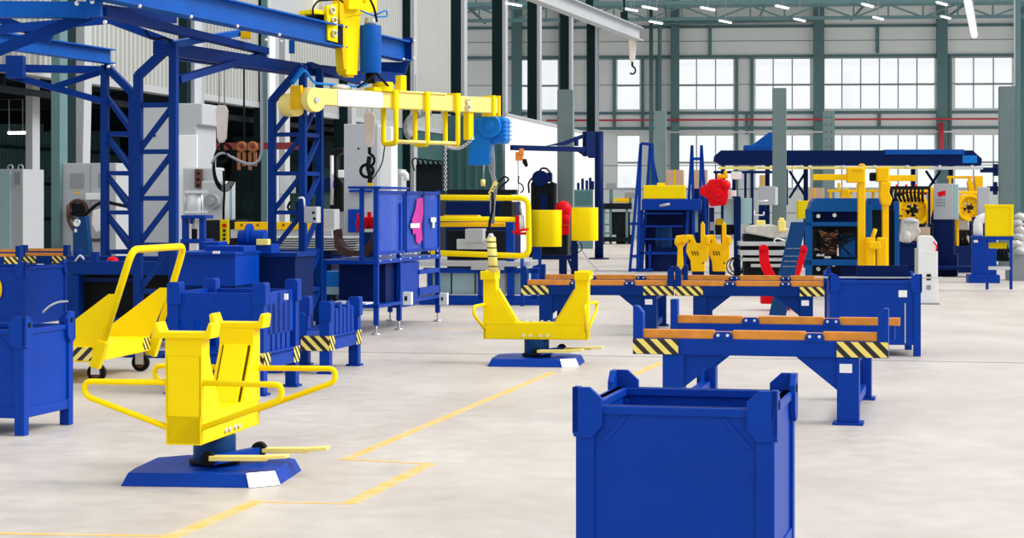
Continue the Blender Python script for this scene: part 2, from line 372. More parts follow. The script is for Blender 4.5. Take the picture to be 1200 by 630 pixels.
# ---- roof, trusses
def rowpt(px, py, Y): return W(px, py, Y)
rf = MB(); c = Vector((W(900, 0, 72).x, 72*K, ZT)); v7 = Vector((cos(radians(5)), -sin(radians(5)), 0)); u7 = Vector((sin(radians(5)), cos(radians(5)), 0))
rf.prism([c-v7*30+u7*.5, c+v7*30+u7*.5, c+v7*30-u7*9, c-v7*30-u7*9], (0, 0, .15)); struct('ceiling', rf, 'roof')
for i, (Y, nm) in enumerate(((67, 'trim_1'), (61.5, 'trim_2'), (56, 'trim_3'))):
    m = MB(); z0, z1 = 10.35, 10.95 if i < 2 else 11.4; a0 = -16; N = 26; st = 1.6
    P = lambda k, z: Vector((8, Y*K, z)) + v7*(a0+k*st)
    m.bar(P(0, z0), P(N, z0), .14, .16).bar(P(0, z1), P(N, z1), .14, .14).bar(P(0, ZT-.1), P(N, ZT-.1), .14, .14)
    for k in range(N):
        m.bar(P(k, z0), P(k, z1), .07); m.bar(P(k, z0 if k % 2 else z1), P(k+1, z1 if k % 2 else z0), .08)
        if k % 3 == 0: m.bar(P(k, z1), P(k, ZT-.1), .09)
        if k % 3 == 1: m.bar(P(k, z1), P(k+2, ZT-.1), .06)
    struct(nm, m, 'darkteal' if i == 2 else 'teal')
m = MB()
for k in range(9):
    b = Vector((8, 72*K-.3, 10.85)) + v7*(-14+k*4.6); m.bar(b, b-u7*23, .08, .10)
struct('trim_4', m, 'teal')

# ---- side wall of sheet cladding along the hall axis, columns carrying it
SC = 27.8
def hall(px): 
    Y = SC*1000/(1100-px); return Vector(((px-CX)*Y/F0, Y*K, 0))
cols = [215, 305, 398, 472, 532, 581, 622, 660, 691]
def off(p, v, u=0): return p + V*v + U*u
def siding(a, b, z0, z1, pitch=.22, dep=.05):
    L = (b-a).length; d = (b-a).normalized(); n = int(L/pitch); m = MB(); nr = Vector((d.y, -d.x, 0)); prof = []
    for k in range(n):
        for f, h in ((0, 0), (.5, 0), (.62, 1), (.88, 1)): prof.append(a+d*(k+f)*pitch+nr*dep*h)
    vs = [p+Vector((0,0,z0)) for p in prof]+[p+Vector((0,0,z1)) for p in prof]; N = len(prof)
    m.add(vs, [(i, i+1, i+1+N, i+N) for i in range(N-1)])
    return m
zS = 4.05
st0 = hall(-120)
wall = struct('wall_left', siding(st0, hall(527), zS+.02, 12.5), 'siding')
m = MB(); a, b = off(hall(-120), -.1), off(hall(527), -.1); m.bar(a+Vector((0,0,zS)), b+Vector((0,0,zS)), .3, .14)
build('sill_beam', m, 'grey', wall)
m = MB(); m.bar(a+Vector((0,0,zS-.35))-V*.2, b+Vector((0,0,zS-.35))-V*.2, .1, .12); build('fascia', m, 'dark', wall)  # fascia coloured dark to carry the shade below the siding
lw = struct('wall_left_lower', siding(hall(440), hall(700), 0, 3.95), 'bayteal')  # lower siding lies in shadow; that shade is put into its darker green
bay0, bay1 = off(hall(-250), -9), off(hall(660), -9)
bw = struct('wall_left_bay', siding(bay0, bay1, 0, 4.3), 'bayteal')
m = MB()
for z in (1.2, 2.2, 3.2): m.bar(bay0+V*.15+Vector((0,0,z)), bay1+V*.15+Vector((0,0,z)), .08)
for k in range(0, 14): q = bay0.lerp(bay1, k/13)+V*.2; m.bar(q, q+Vector((0,0,4.2)), .25)
build('bay_framing', m, 'darkteal', bw)
m = MB(); m.prism([off(hall(-250), -9)+Vector((0,0,4.3)), off(hall(660), -9)+Vector((0,0,4.3)), off(hall(527), -.3)+Vector((0,0,4.3)), off(hall(-250), -.3)+Vector((0,0,4.3))], (0,0,.2)); struct('ceiling_bay', m, 'darkteal')
m = MB()
for k in range(6):
    q = hall([40, 120, 200, 330, 400, 460][k]); m.bar(off(q, -.6)+Vector((0,0,3.9)), off(q, -9)+Vector((0,0,3.9)), .12, .35)
build('bay_rafter', m, 'dark', bw)
lampbay = T('strip_light', 'glowing strip light in the dark bay behind the left cabinets', 'light', 18, 30, -14)
lampbay.b('lamp_tube', 'lamp', 9, 154, 28, 157, 0, .08); lampbay.rr('hanger', 'midgrey', [(10, 100, 10.6, 154, .02, .02), (26, 100, 26.6, 154, .02, .02)])
for i, px in enumerate(cols):
    m = MB(); q = hall(px); w = .40 if px > 300 else .34; h = 12.4
    m.prism([q-V*.1-U*w*.5, q+V*.28-U*w*.5, q+V*.28+U*w*.5, q-V*.1+U*w*.5], (0, 0, h))
    o = struct('trim_%d' % (5+i), m, 'darkteal')
    e = MB(); q2 = q+V*.30+U*0; e.prism([q2-U*(w*.5), q2+V*.12-U*(w*.5), q2+V*.12+U*(w*.5), q2+U*(w*.5)], (0, 0, h)); build('flange', e, 'grey', o)
# pale posts in front of the left bay
def post(i, x0, x1, y0, Y, mat, extra=None):
    t = T('trim_%d' % i, '', '', (x0+x1)/2, Y, -14, struct=True); zt = t.p(x0, y0).z
    a, b = t.p(x0, 100).x, t.p(x1, 100).x; t.add('post', MB().box(a, b, 0, .3, 0, zt), mat); return t
post(20, 30, 38, 60, 27.5, 'grey'); post(21, 60, 70, -80, 25, 'teal'); post(22, 71, 74, -80, 25.2, 'white'); post(23, 75, 80, -80, 25.3, 'darkteal')
t = T('trim_24', '', '', 88, 26, -14, struct=True); t.poly('post', 'grey', [(83, -60), (99, -60), (99, 92), (94, 330), (81, 330)], 0, .3)
post(25, 209, 219, -60, 23.5, 'darkteal'); post(26, 219, 228, -60, 23.6, 'grey'); post(27, 306, 313, -60, 29, 'teal'); post(28, 314, 316, -60, 28, 'white'); post(29, 327, 334, -60, 31, 'grey')
# white partition room beyond the blue hoist
pa, pb = W(592, 240, 47.5), W(700, 240, 62); pa.z = pb.z = 0
m = siding(pa, pb, 0, 4.6, .3, .02); wr = struct('wall_booth', m, 'white')
m = MB(); m.bar(pa+Vector((0,0,4.63)), pb+Vector((0,0,4.63)), .12, .08); build('coping', m, 'grey', wr)
m = siding(pa+Vector((-5, 1.3, 0)), pa, 0, 4.6, .3, .02); struct('wall_booth_front', m, 'bayteal')
# right edge column
t = T('trim_30', '', '', 1196, 50, -14, struct=True); t.b('column', 'teal', 1190, -50, 1196, 318, 0, .4); t.b('column_flange', 'grey', 1188, -50, 1190, 318, -.1, .1)
# lights under the trusses
lampspots = [(757, 10, 50), (825, 11, 50), (846, 26, 56), (912, 9, 50), (933, 24, 56), (1012, 7, 50), (1025, 22, 56), (1099, 5, 50), (1104, 21, 56), (690, 12, 50), (672, 16, 56), (598, 6, 52), (735, 12, 54), (765, 27, 56)]
for i, (px, py, Y) in enumerate(lampspots):
    where = ['above the crane beam end', 'fourth from the left under the near truss', 'over the small window of the back wall', 'centre top over the twin window', 'under the truss over the second window', 'over the wide six pane window', 'lower one above the wide window', 'above the red drop pipes', 'lower one above the red drop pipes', 'beside the upper crane beam', 'just left of the crane beam', 'between the dark columns', 'behind the crane hook cables', 'next to the bent drain pipe'][i]
    t = T('batten_light', 'small white batten light hanging %s' % where, 'light', px, Y, -16, 'batten lights under the roof trusses')
    q = t.p(px, py); t.add('lamp_tube', MB().bar(q-Vector((.0,.6,0)), q+Vector((.28,.5,0)), .035, .03), 'lamp')
    t.add('reflector', MB().bar(q-Vector((.0,.6,-.04)), q+Vector((.28,.5,.04)), .09, .03), 'white'); t.add('hanger', MB().cyl(q+Vector((.14,0,0)), Vector((q.x+.14, q.y, 12.6)), .02, 6), 'midgrey')
t = T('strip_light', 'long bright strip light at the top right of the hall', 'light', 1143, 50, -18)
q0, q1 = W(1142, 43, 52)-t.O, W(1134, -12, 43)-t.O
e0 = Vector((q0.x*cos(-t.a)-q0.y*sin(-t.a), q0.x*sin(-t.a)+q0.y*cos(-t.a), q0.z)); e1 = Vector((q1.x*cos(-t.a)-q1.y*sin(-t.a), q1.x*sin(-t.a)+q1.y*cos(-t.a), e0.z))
t.add('lamp_tube', MB().bar(e0, e1, .16, .06), 'lamp'); t.add('housing', MB().bar(e0+Vector((0,0,.06)), e1+Vector((0,0,.06)), .26, .06), 'grey'); t.add('hanger', MB().cyl(e0+Vector((0,-.3,.05)), Vector((e0.x, e0.y-.3, 12.6)), .02, 6).cyl(e1+Vector((0,.3,.05)), Vector((e1.x, e1.y+.3, 12.6)), .02, 6), 'midgrey')

# ================================================================= OVERHEAD CRANE BEAM (far)
e = W(749, 48, 52); d = Vector((sin(radians(15.9)), cos(radians(15.9)), 0)); m = MB(); m.ibeam(e-d*32, e, .48, .34, .03)
cb = T('crane_beam', 'pale grey overhead crane beam running up to the top edge', 'beam', 0, 0, 0, loc=(0, 0, 0)); cb.add('beam', m, 'grey')
for k in range(6):
    q = e-d*(2.5+k*5.2)+Vector((0,0,.48)); cb.add('hanger_bracket', MB().bar(q, q+Vector((0,0,.35)), .25, .12).bar(q+Vector((0,0,.3)), Vector((q.x, q.y, 12.7)), .07), 'darkteal')
def hook_block(t, px, py, s, d=0, cabtop=None, mat='pinkish'):
    q = t.p(px, py, d)
    mb = MB(); mb.pxz([(q.x-.10*s, q.z+.02*s), (q.x-.12*s, q.z+.16*s), (q.x-.07*s, q.z+.24*s), (q.x+.07*s, q.z+.24*s), (q.x+.12*s, q.z+.14*s), (q.x+.085*s, q.z-.40*s), (q.x+.03*s, q.z-.48*s), (q.x-.05*s, q.z-.48*s), (q.x-.09*s, q.z-.38*s)], d-.07*s, d+.07*s)
    t.add('pulley_block', mb, mat, .015*s)
    h = MB(); h.cyl((q.x, d, q.z-.46*s), (q.x, d, q.z-.62*s), .035*s, 8)
    pts = [(q.x+.10*s*sin(a)+.0, d, q.z-.74*s+.12*s*cos(a)) for a in [k*.4 for k in range(0, 11)]]; h.tube(pts, .028*s, 8)
    t.add('hook', h, 'black')
    if cabtop: t.add('cable', MB().cyl((q.x-.05*s, d, q.z+.2*s), (q.x-.05*s, d, cabtop), .012*s, 6).cyl((q.x+.05*s, d, q.z+.2*s), (q.x+.05*s, d, cabtop), .012*s, 6), 'midgrey')
hb = T('crane_hook', 'small white hook block hanging below the end of the far crane beam', 'hook', 741, 52, 0); hook_block(hb, 741, 55, 1.15, 0, 12.6)

# ================================================================= FREE STANDING PILLARS
def pillar(px0, px1, py, Y, label, dots=False):
    t = T('steel_pillar', label, 'pillar', (px0+px1)/2, Y, -10, 'free standing grey green steel pillars')
    a, b = t.p(px0, py).x, t.p(px1, py).x; z = t.p(px0, py).z; w = b-a
    t.add('shaft', MB().box(a, b, 0, .03, 0, z).box(a+.02, b-.02, .19, .21, 0, z).box(a, b, .37, .40, 0, z).box(a, a+.02, .0, .4, 0, z).box(b-.02, b, 0, .4, 0, z), 'pillar', .01)
    t.add('base_plate', MB().box(a-.1, b+.1, -.1, .5, 0, .04), 'teal')
    h = MB()
    for k in range(6):
        for sx in (.28, .72): h.cyl((a+w*sx, -.012, z-.25-k*.28), (a+w*sx, .0, z-.25-k*.28), .022, 8)
    t.add('bolt_hole', h, 'darkteal') if dots else None
pillar(653, 671, 105, 44, 'grey green steel pillar behind the two yellow drums'); pillar(905, 921, 103, 33.5, 'grey green steel pillar with a grey switch box on it')
pillar(1171, 1190, 101, 37, 'rightmost tall grey green steel pillar behind the yellow box'); pillar(766, 780, 130, 55, 'shorter grey green pillar behind the blue platform stairs'); pillar(964, 978, 130, 55, 'grey green drilled pillar above the far blue gantry, under the wide window', True)
t = T('switch_box', 'light grey switch box mounted on the steel pillar', 'box', 899, 33.1, -10); t.b('enclosure', 'grey', 889, 218, 908, 240, 0, .25, .01); t.b('side_door', 'white', 908.2, 219, 911, 240, 0, .2); t.b('bracket', 'teal', 898, 222, 906, 236, .25, .3)

# ================================================================= BLUE GANTRY
def lattice(t, base, a, s, z0, zl, zr, pitch, start=0, flip=1, posts=(0, 1), faces=((0, 1),), sb=None):
    """four post lattice column; zl/zr tops of left and right posts"""
    x = Vector((cos(a), -sin(a), 0)); y = Vector((sin(a), cos(a), 0)); b = Vector(base); b.z = 0
    c = [b, b+x*s, b+x*s+y*s*(sb or 1), b+x*s*.5+y*s*(sb or 1)]; zt = [zl, zr, zr, min(zl, zr)]; Z = lambda v, z: v+Vector((0, 0, z))
    for k in posts:
        t.add('post', MB().bar(Z(c[k], z0), Z(c[k], zt[k]), .085, .085, up=y), 'tower', .006)
    for k, k2 in faces:
        m = MB(); p, q = c[k], c[k2]; z = z0+start; zz = min(zt[k], zt[k2])
        while z < zz-.05:
            m.bar(Z(p, z), Z(q, z), .05, .05)
            if z+pitch < zz+.1: m.bar(Z(p, z if flip > 0 else z+pitch), Z(q, z+pitch if flip > 0 else z), .05, .05)
            z += pitch
        t.add('lattice_web', m, 'tower')
    m = MB(); cc = (c[0]+c[2])/2; m.prism([cc+x*.32+y*.32, cc-x*.32+y*.32, cc-x*.32-y*.32, cc+x*.32-y*.32], (0, 0, .03)); t.add('base_plate', m, 'tower')
    if abs(zl-zr) > .1:
        h, l = (1, 0) if zr > zl else (0, 1)
        t.add('top_brace', MB().bar(Z(c[l], zt[l]-.02), Z(c[h], zt[h]), .085), 'tower')
GA = radians(17); gd = Vector((sin(GA), cos(GA), 0)); gn = Vector((cos(GA), -sin(GA), 0))
def bolts(t, pts, r=.02):
    r = min(r, .022)
    m = MB()
    for p in pts: m.ball(p, r, n=8, m=5)
    t.add('bolt', m, 'chrome')
g = T('overhead_gantry', 'big blue overhead gantry on two lattice columns carrying the yellow manipulator', 'gantry', 0, 0, 0, loc=(0, 0, 0))
aA = W(162, 300, 15); lattice(g, aA, A, .40, 0, 2.98, 3.30, .49, .2)
aC = W(319, 300, 17.2); lattice(g, aC, A, .39, 0, 2.88, 3.28, .47, .1, posts=(0, 1, 2), faces=((0, 1), (1, 2)), sb=1.6)
E = W(475, 72, 19); R0 = E-gd*18
g.add('runway_beam', MB().ibeam(R0, E, .265, .20, .018), 'gantry')
m = MB()
for k in range(1): q = E-gd*(k*2.6+1.2); m.bar(q+Vector((0,0,.02)), q+Vector((0,0,.245)), .19, .02, up=gd)
g.add('stiffener', m, 'gantry')
g.add('end_stop', MB().bar(E-gd*.03, E-gd*.03+Vector((0,0,.27)), .2, .02, up=gd).box(E.x-.03, E.x+.1, E.y-.1, E.y+.02, E.z+.24, E.z+.31), 'tower')
bolts(g, [E+gn*.12+Vector((0,0,z)) for z in (.04, .27)]+[E+gn*.12-gd*.4+Vector((0,0,.0))]+[E-gd*(k)*1.1+gn*.11+Vector((0,0,-.01)) for k in range(4, 9)])
# girder under the runway from column to column and on to the end
gA, gC, gE = W(196, 56, 15.1), W(345, 66, 17.4), W(470, 78, 18.9)
zG = 3.27
for v in (gA, gC, gE): v.z = zG
g.add('cross_girder', MB().bar(gA-Vector((.1,0,0)), gC, .12, .14).bar(gC, gE, .12, .14), 'tower')
gA2 = W(205, 56, 15.6); gA2.z = zG-.02; 
g.add('cross_girder', MB().bar(gA2, gC+Vector((.1,.4,-.02)), .10, .12), 'tower')
g.add('diagonal_brace', MB().bar(W(209, 93, 15), W(309, 64, 17), .075), 'tower')
g.add('diagonal_brace', MB().bar(W(218, 58, 15.6), W(279, 77, 16.4), .07), 'tower')
g.add('diagonal_brace', MB().bar(W(362, 76, 17.5), W(420, 96, 18.2), .075), 'tower')
g.add('splice_plate', MB().box(*sorted((W(340,0,17.3).x, W(346,0,17.3).x)), 17.2*K, 17.2*K+.1, W(0,62,17.2).z, W(0,47,17.2).z), 'gantry')
m = MB(); q = W(195, 53, 15.2); m.bar(q, W(283, 38, 16.4), .12, .07); g.add('bracket_arm', m, 'gantry')
m = MB(); q = W(288, 41, 16.3); m.box(q.x-.05, q.x+.06, q.y-.06, q.y+.06, q.z-.04, q.z+.04); g.add('yellow_buffer', m, 'amber')
g.add('end_bracket', MB().pxz([(W(440,0,18.9).x, W(0,84,18.9).z), (W(475,0,18.9).x, W(0,86,18.9).z), (W(479,0,18.9).x, W(0,73,18.9).z), (W(440,0,18.9).x, W(0,73,18.9).z)], 18.9*K-.05, 18.9*K+.08), 'tower')
# upper left members of the same gantry
def gb(part, p, q, w, h, mat='tower', tt=g): tt.add(part, MB().bar(p, q, w, h), mat)
gb('top_girder', W(-60, 11, 13.4), W(104, 12, 13.5), .16, .15, 'gantry'); gb('top_girder', W(104, 10, 13.5), W(200, 22, 15.2), .14, .10)
gb('diagonal_brace', W(-30, 70, 13.3), W(104, 18, 13.6), .12, .11); gb('diagonal_brace', W(-20, 14, 14.5), W(60, 46, 14.5), .09, .09); gb('under_girder', W(-60, 40, 14.2), W(180, 18, 14.9), .10, .09)
g.add('gusset_plate', MB().box(W(104,0,13.4).x, W(121,0,13.4).x, 13.3*K, 13.3*K+.12, W(0,20,13.4).z, W(0,-12,13.4).z), 'gantry')
gb('long_girder', W(118, 14, 13.6), W(310, 60, 17.0), .12, .08); gb('long_girder', W(125, 22, 15.5), W(205, 52, 15.6), .09, .08)
bolts(g, [W(90, 4, 13.2), W(108, 2, 13.2), W(123, 26, 13.2), W(312, 47, 16.8), W(330, 49, 16.9)], .025)
m = MB(); m.tube([W(170, 36, 14.8), W(176, 44, 14.8), W(185, 46, 14.8), W(192, 44, 14.8), W(205, 52, 15)], .012, 6); g.add('cable_clip', m, 'black')
g2 = T('overhead_gantry', 'lower blue gantry at the left edge on a single lattice column', 'gantry', 0, 0, 0, loc=(0, 0, 0))
aB = W(123, 300, 17); lattice(g2, aB, A, .36, 0, 3.27, 2.95, .47, .1, -1, posts=(0, 1, 3), faces=((0, 1), (0, 3)), sb=1.5)
E2 = W(129, 75, 17); g2.add('runway_beam', MB().ibeam(E2-gd*12, E2, .175, .15, .016), 'gantry')
g2.add('cross_girder', MB().bar(W(-40, 79, 16.8), W(125, 82, 17.2), .10, .09), 'tower')
g2.add('diagonal_brace', MB().bar(W(10, 88, 16.8), W(122, 119, 17.0), .075), 'tower'); g2.add('diagonal_brace', MB().bar(W(66, 101, 16.9), W(124, 82, 17.1), .075), 'tower')
g2.add('gusset_plate', MB().box(W(10,0,16.8).x, W(30,0,16.8).x, 16.7*K, 16.7*K+.15, W(0,92,16.8).z, W(0,66,16.8).z), 'tower'); bolts(g2, [W(127, 78, 16.85), W(133, 77, 16.9)], .03)
t = T('control_box', 'small grey control box fixed on the middle lattice column', 'box', 362, 16.9, -20); t.b('enclosure', 'grey', 356, 242, 371, 261, 0, .12, .008)
m = MB()
for k, (px, py) in enumerate(((367, 249), (368, 256))): q = t.p(px, py, -.012); m.cyl(q, q+Vector((0, .03, 0)), .016, 10)
t.add('push_button', m, 'black'); t.tube('antenna', 'white', [(350, 232), (356, 231), (357, 242)], .012, .05)

# ================================================================= YELLOW MANIPULATOR
t = T('lifting_manipulator', 'yellow lifting manipulator arm with a blue cylinder hanging from the gantry', 'manipulator', 357, 17, 46)
Zt, Zb = 3.0, 2.80; Lx = 3.25
t.add('arm', MB().box(-.02, Lx, -.08, .08, Zb, Zt).box(Lx*.45, Lx*.70, -.10, .10, Zt, Zt+.025), 'paleyellow', .01)
t.add('end_plate', MB().box(Lx-.14, Lx-.1, -.11, .11, Zb-.04, Zt+.03).box(Lx-.03, Lx+.0, -.10, .10, Zb-.04, Zt+.03), 'yellow')
t.add('information_sheet', MB().box(.45, 1.18, -.087, -.083, Zb+.0, Zt-.01), 'paper')
t.add('plastic_wrap', MB().ball((.55, 0, Zt+.02), .14, 1, .6, .35, jit=.2), 'plastic')
def disc(part, x, y, z, r, w):
    o = t.add(part, MB().cyl((x, y-w, z), (x, y+w, z), r, 28), 'paleyellow', .008); t.add('hub', MB().cyl((x, y-w-.02, z), (x, y-w, z), .035, 12), 'steel', 0, o)
q = t.p(367, 117, -.18); disc('roller', q.x, q.y, q.z, .145, .06)
q = t.p(342, 123, .22); disc('roller', q.x, q.y, q.z, .14, .10)
q = t.p(350, 112, 0); t.add('roller_bracket', MB().box(q.x-.02, q.x+.02, -.06, .14, q.z-.16, q.z+.12), 'amber', .008)
t.add('blue_hose', MB().tube(rounded([(-.1, .05, Zt+.1), (0, 0, Zt+.22), (.15, 0, Zt+.06), (.9, 0, Zt+.05), (1.05, 0, Zt+.12)], .05), .016, 8), 'azure')
t.add('coil_spring', MB().tube([(-.15+.16*k/40, .05+.03*cos(k*1.1), Zt+.05+.18*k/40+.03*sin(k*1.1)) for k in range(41)], .01, 6), 'azure')
zc = 2.36
for k, px in enumerate((464, 501, 536.5)):
    x = t.p(px, 140, -.11).x
    t.add('guard_hoop', MB().tube(rounded([(x, -.11, Zt+.03), (x, -.11, zc), (x, .12, zc), (x, .12, Zt)], .05), .032, 10), 'yellow')
    t.add('clamp_strap', MB().box(x-.04, x+.04, -.12, .12, Zt, Zt+.03).box(x-.035, x+.035, -.125, -.08, Zb-.02, Zt), 'yellow')
x0, x1 = t.p(452, 165, .14).x-.08, t.p(538, 165, -.14).x
t.add('guard_rail', MB().cyl((x0, -.10, zc+.03), (x1, -.10, zc+.03), .022, 8), 'paleyellow'); t.add('guard_rail', MB().cyl((x0, .11, zc+.03), (x1, .11, zc+.03), .022, 8), 'paleyellow')
q = t.p(549, 150, 0); t.add('drop_leg', MB().box(q.x-.045, q.x+.045, -.05, .05, zc+.08, Zb), 'yellow', .006)
# swivel, blue cylinder, mast and carriage: vertical axis at px 447
ax = t.p(447, 112, 0).x
t.add('swivel_block', MB().cyl((ax+.02, 0, Zt), (ax+.02, 0, Zt+.12), .13, 24).box(ax-.2, ax+.12, -.09, .09, Zt, Zt+.05), 'yellow', .006)
q = t.p(519, 95, 0); t.add('lug', MB().box(ax+.28, ax+.38, -.05, .05, Zt, Zt+.22), 'yellow', .006)
c0 = t.p(434, 86, .0); c1 = t.p(434, 30, .0); cx = c0.x
t.add('lift_cylinder', MB().cyl((cx, 0, c0.z), (cx, 0, c1.z), .135, 30), 'gantry', .006)
t.add('cylinder_rod', MB().cyl((cx, 0, Zt+.1), (cx, 0, c0.z), .06, 14), 'black'); t.add('cylinder_cap', MB().cyl((cx, 0, c1.z), (cx, 0, c1.z+.09), .075, 16), 'steel')
t.add('green_hose', MB().tube(rounded([(cx-.25, -.1, c1.z+.16), (cx, -.12, c1.z+.10), (cx+.2, -.1, c1.z+.12), (cx+.18, -.1, c1.z+.2), (cx-.02, -.1, c1.z+.12)], .06), .01, 6), 'azure')
t.add('black_cable', MB().tube(rounded([(cx-.12, -.1, c1.z+.35), (cx-.06, -.14, c1.z+.2), (cx, -.12, c1.z+.04)], .06), .016, 6).tube(rounded([(cx-.3, -.1, Zt+.03), (cx-.1, -.14, c0.z-.06), (cx, -.1, c0.z)], .06), .015, 6).tube(rounded([(cx, -.1, c0.z), (cx+.1, -.14, c0.z-.1), (cx+.26, -.1, Zt+.03)], .06), .015, 6), 'black')
def mp(part, pts, d, th, mat='yellow', bev=.008): return t.poly(part, mat, pts, d, th, bev)
mp('mast', [(398, -20), (425, -20), (419, 88), (407, 88), (404, 83)], .02, .16)
mp('mast_plate', [(398, -20), (404, 12), (407, 84), (403, 80), (398, 18)], -.04, .05, 'amber')
mp('mast_foot', [(407, 82), (416, 82), (415, 91), (407, 90)], .04, .1, 'amber')
mp('head_tube', [(409, -25), (425, -25), (425, 11), (409, 11)], -.09, .18); mp('head_tube', [(429, -25), (442, -25), (442, 14), (429, 14)], .04, .16)
t.b('mast_rail', 'white', 421, 30, 424, 83, .05, .04)
t.poly('clevis', 'yellow', [(398, 4), (442, 4), (442, 14), (425, 16), (398, 22)], .0, .1, .006)
mp('carriage_frame', [(383, 7), (396, 4), (396, 50), (384, 47)], -.14, .06)
o = t.rr('carriage_frame', 'yellow', [(366, 14, 369, 35, .12, .05), (366, 12, 392, 17, -.1, .25), (367, 30, 384, 34, .05, .1)], .006)
mp('carriage_motor', [(370, 16), (383, 14), (383, 46), (378, 46), (377, 33), (370, 31)], -.02, .2, 'dark')
t.b('carriage_plate', 'dark', 394, 28, 402, 55, -.05, .05)
m = MB()
for px, py in ((392, 24), (392, 39), (390, 12)): q = t.p(px, py, -.155); m.ring(q, (0, 1, 0), .035, .012, 14, 6)
t.add('eye_bolt', m, 'steel')
t.tube('cable', 'black', [(369, 30), (366, 10), (372, 1), (398, -1), (402, 3)], .012, -.1)
t.add('sling_chain', MB().ring((q0 := t.p(549, 118, -.1)), (0, 1, 0), .03, .009, 12, 6).ring(t.p(549, 126, -.1), (0, 1, 0), .035, .01, 12, 6).cyl(t.p(548, 118, -.1), t.p(549, 126, -.1), .012, 6), 'steel')
q = t.p(522, 168, -.10); MYC = (t.O.y+q.x*sin(t.a)+q.y*cos(t.a))/K
# chain
def chain(label, px, Y, y0, y1, step=3.0, r=.017, mat='steel', grp=None):
    t = T('chain', label, 'chain', px, Y, 0)
    m = MB(); k = 0; y = y0
    while y < y1:
        q = t.p(px, y); m.ring(q, (0, 1, 0) if k % 2 else (1, 0, 0), r, r*.32, 10, 5); y += step; k += 1
    t.add('links', m, mat); return t
chain('thin steel chain hanging below the yellow guard frame', 522, MYC, 167, 224, 2.6)
t = T('chain', 'slack grey chain looping from the guard frame to the blue hoist', 'chain', 545, 17.9, 0); m = MB()
for k in range(20):
    u = k/19; q = t.p(525+u*29, 172-u*10+6*sin(u*pi)); m.ring(q, (0, 1, 0) if k % 2 else (0, 0, 1), .018, .006, 10, 5)
t.add('links', m, 'steel')
# cable carrier behind the guard frame
t = T('cable_carrier', 'grey ribbed cable carrier curving behind the yellow guard frame', 'cable carrier', 500, 24, -8)
pts = [t.p(x, y) for x, y in ((590-60, 132), (500, 131), (486, 134), (477, 146), (479, 158), (487, 164))]; pts = rounded(pts, .25, 6)
m = MB(); m.tube(pts, .03, 6); 
t.add('link_chain', m, 'dark'); m = MB()
for i in range(0, len(pts)-1, 1): m.ring((pts[i]+pts[i+1])/2, pts[i+1]-pts[i], .07, .012, 8, 5)
t.add('link_ribs', m, 'grey'); t.add('hanger_wire', MB().cyl(t.p(487, 164), t.p(487, 88), .012, 6), 'midgrey')

# white hook block with hooks, on the arm
t = T('crane_hook', 'pale hook block with a black hook hanging from the yellow arm', 'hook', 433, 18, 0)
hook_block(t, 433, 145, .62, 0, t.p(433, 127).z)
t.tube('sling', 'dark', [(433, 183), (431, 196), (434, 205), (433, 217)], .03, 0, .05)
m = MB(); q = t.p(430, 200); m.ring(q, (0, 1, 0), .08, .02, 16, 6); t.add('spare_hook', m, 'black'); t.b('yellow_grip', 'yellow', 430, 214, 436, 221, -.03, .06)
t.tube('control_cable', 'black', [(451, 170), (448, 192), (440, 205), (436, 210)], .008, 0, .1)
t = T('crane_hook', 'pale hook block hanging in front of the dark bay between lattice columns', 'hook', 260, 17.5, 0)
hook_block(t, 260, 138, .64, 0, t.p(260, 62).z)
m = MB()
for k in range(4):
    q = t.p(262, 193+k); m.tube([q+Vector(((.11+.012*k)*cos(a*pi/12), .03*k, (.26+.012*k)*sin(a*pi/12))) for a in range(24)], .009, 5, closed=True)
t.add('coiled_cable', m, 'black')
t.tube('white_hose', 'grey', [(248, 192), (253, 182), (262, 178), (275, 186), (292, 193), (303, 190), (307, 178), (306, 60)], .017, 0, .25)
t = T('pendant_control', 'yellow push button pendant hanging on a black cable from a hook', 'pendant', 262, 17.5, -8)
t.b('housing', 'yellow', 257.5, 257, 267, 286, 0, .08, .012); m = MB()
for py in (270, 275, 280): q = t.p(262.5, py, -.01); m.cyl(q, q+Vector((0, .03, 0)), .018, 10)
t.add('push_button', m, 'black'); q = t.p(262.5, 264, -.02); t.add('stop_button', MB().cyl(q, q+Vector((0, .04, 0)), .025, 12), 'red'); t.tube('cable', 'black', [(262, 258), (262, 240), (263, 225), (262, 200)], .016, .03, .1)
# azure hoist
t = T('electric_hoist', 'bright azure blue electric hoist hanging at the end of the yellow arm', 'hoist', 570, 18.8, -14)
t.poly('chain_bag', 'azure', [(551, 165), (556, 155), (574, 152), (574, 191), (570, 194), (548, 193)], -.02, .28, .012)
t.b('motor_housing', 'azure', 571, 137, 592, 168, .02, .3, .04); q = t.p(573, 148, -.06)
t.add('gear_cover', MB().cyl(q, q+Vector((0, .2, 0)), .155, 24).cyl(q-Vector((0, .03, 0)), q, .07, 16), 'azure', .01)
q2 = t.p(560, 148, .0); t.add('brake_cover', MB().cyl(q2, q2+Vector((0, .2, 0)), .11, 20), 'azure', .01)
t.b('suspension_lug', 'steel', 566, 118, 573, 140, .0, .08); t.b('rating_plate', 'paper', 561, 143, 564, 150, -.03, .02)
t.add('cooling_fin', (lambda m: [t.R(m, 572, y, 592.6, y+1.2, -.0, .33) for y in (142, 147, 152, 157, 162)] and m)(MB()), 'azure')
t = T('cable_bundle', 'tangled black and grey cable bundle hanging under the azure hoist', 'cable', 578, 18.8, 0)
m = MB()
for k in range(7):
    a = random.uniform(-3, 3); b = random.uniform(-6, 6); c = random.uniform(-5, 5)
    m.tube(rounded([t.p(577+a*.4, 170), t.p(574+b, 195), t.p(581+c, 215), t.p(577+a, 235), t.p(577+a*.5, 262)], .3), .011, 6)
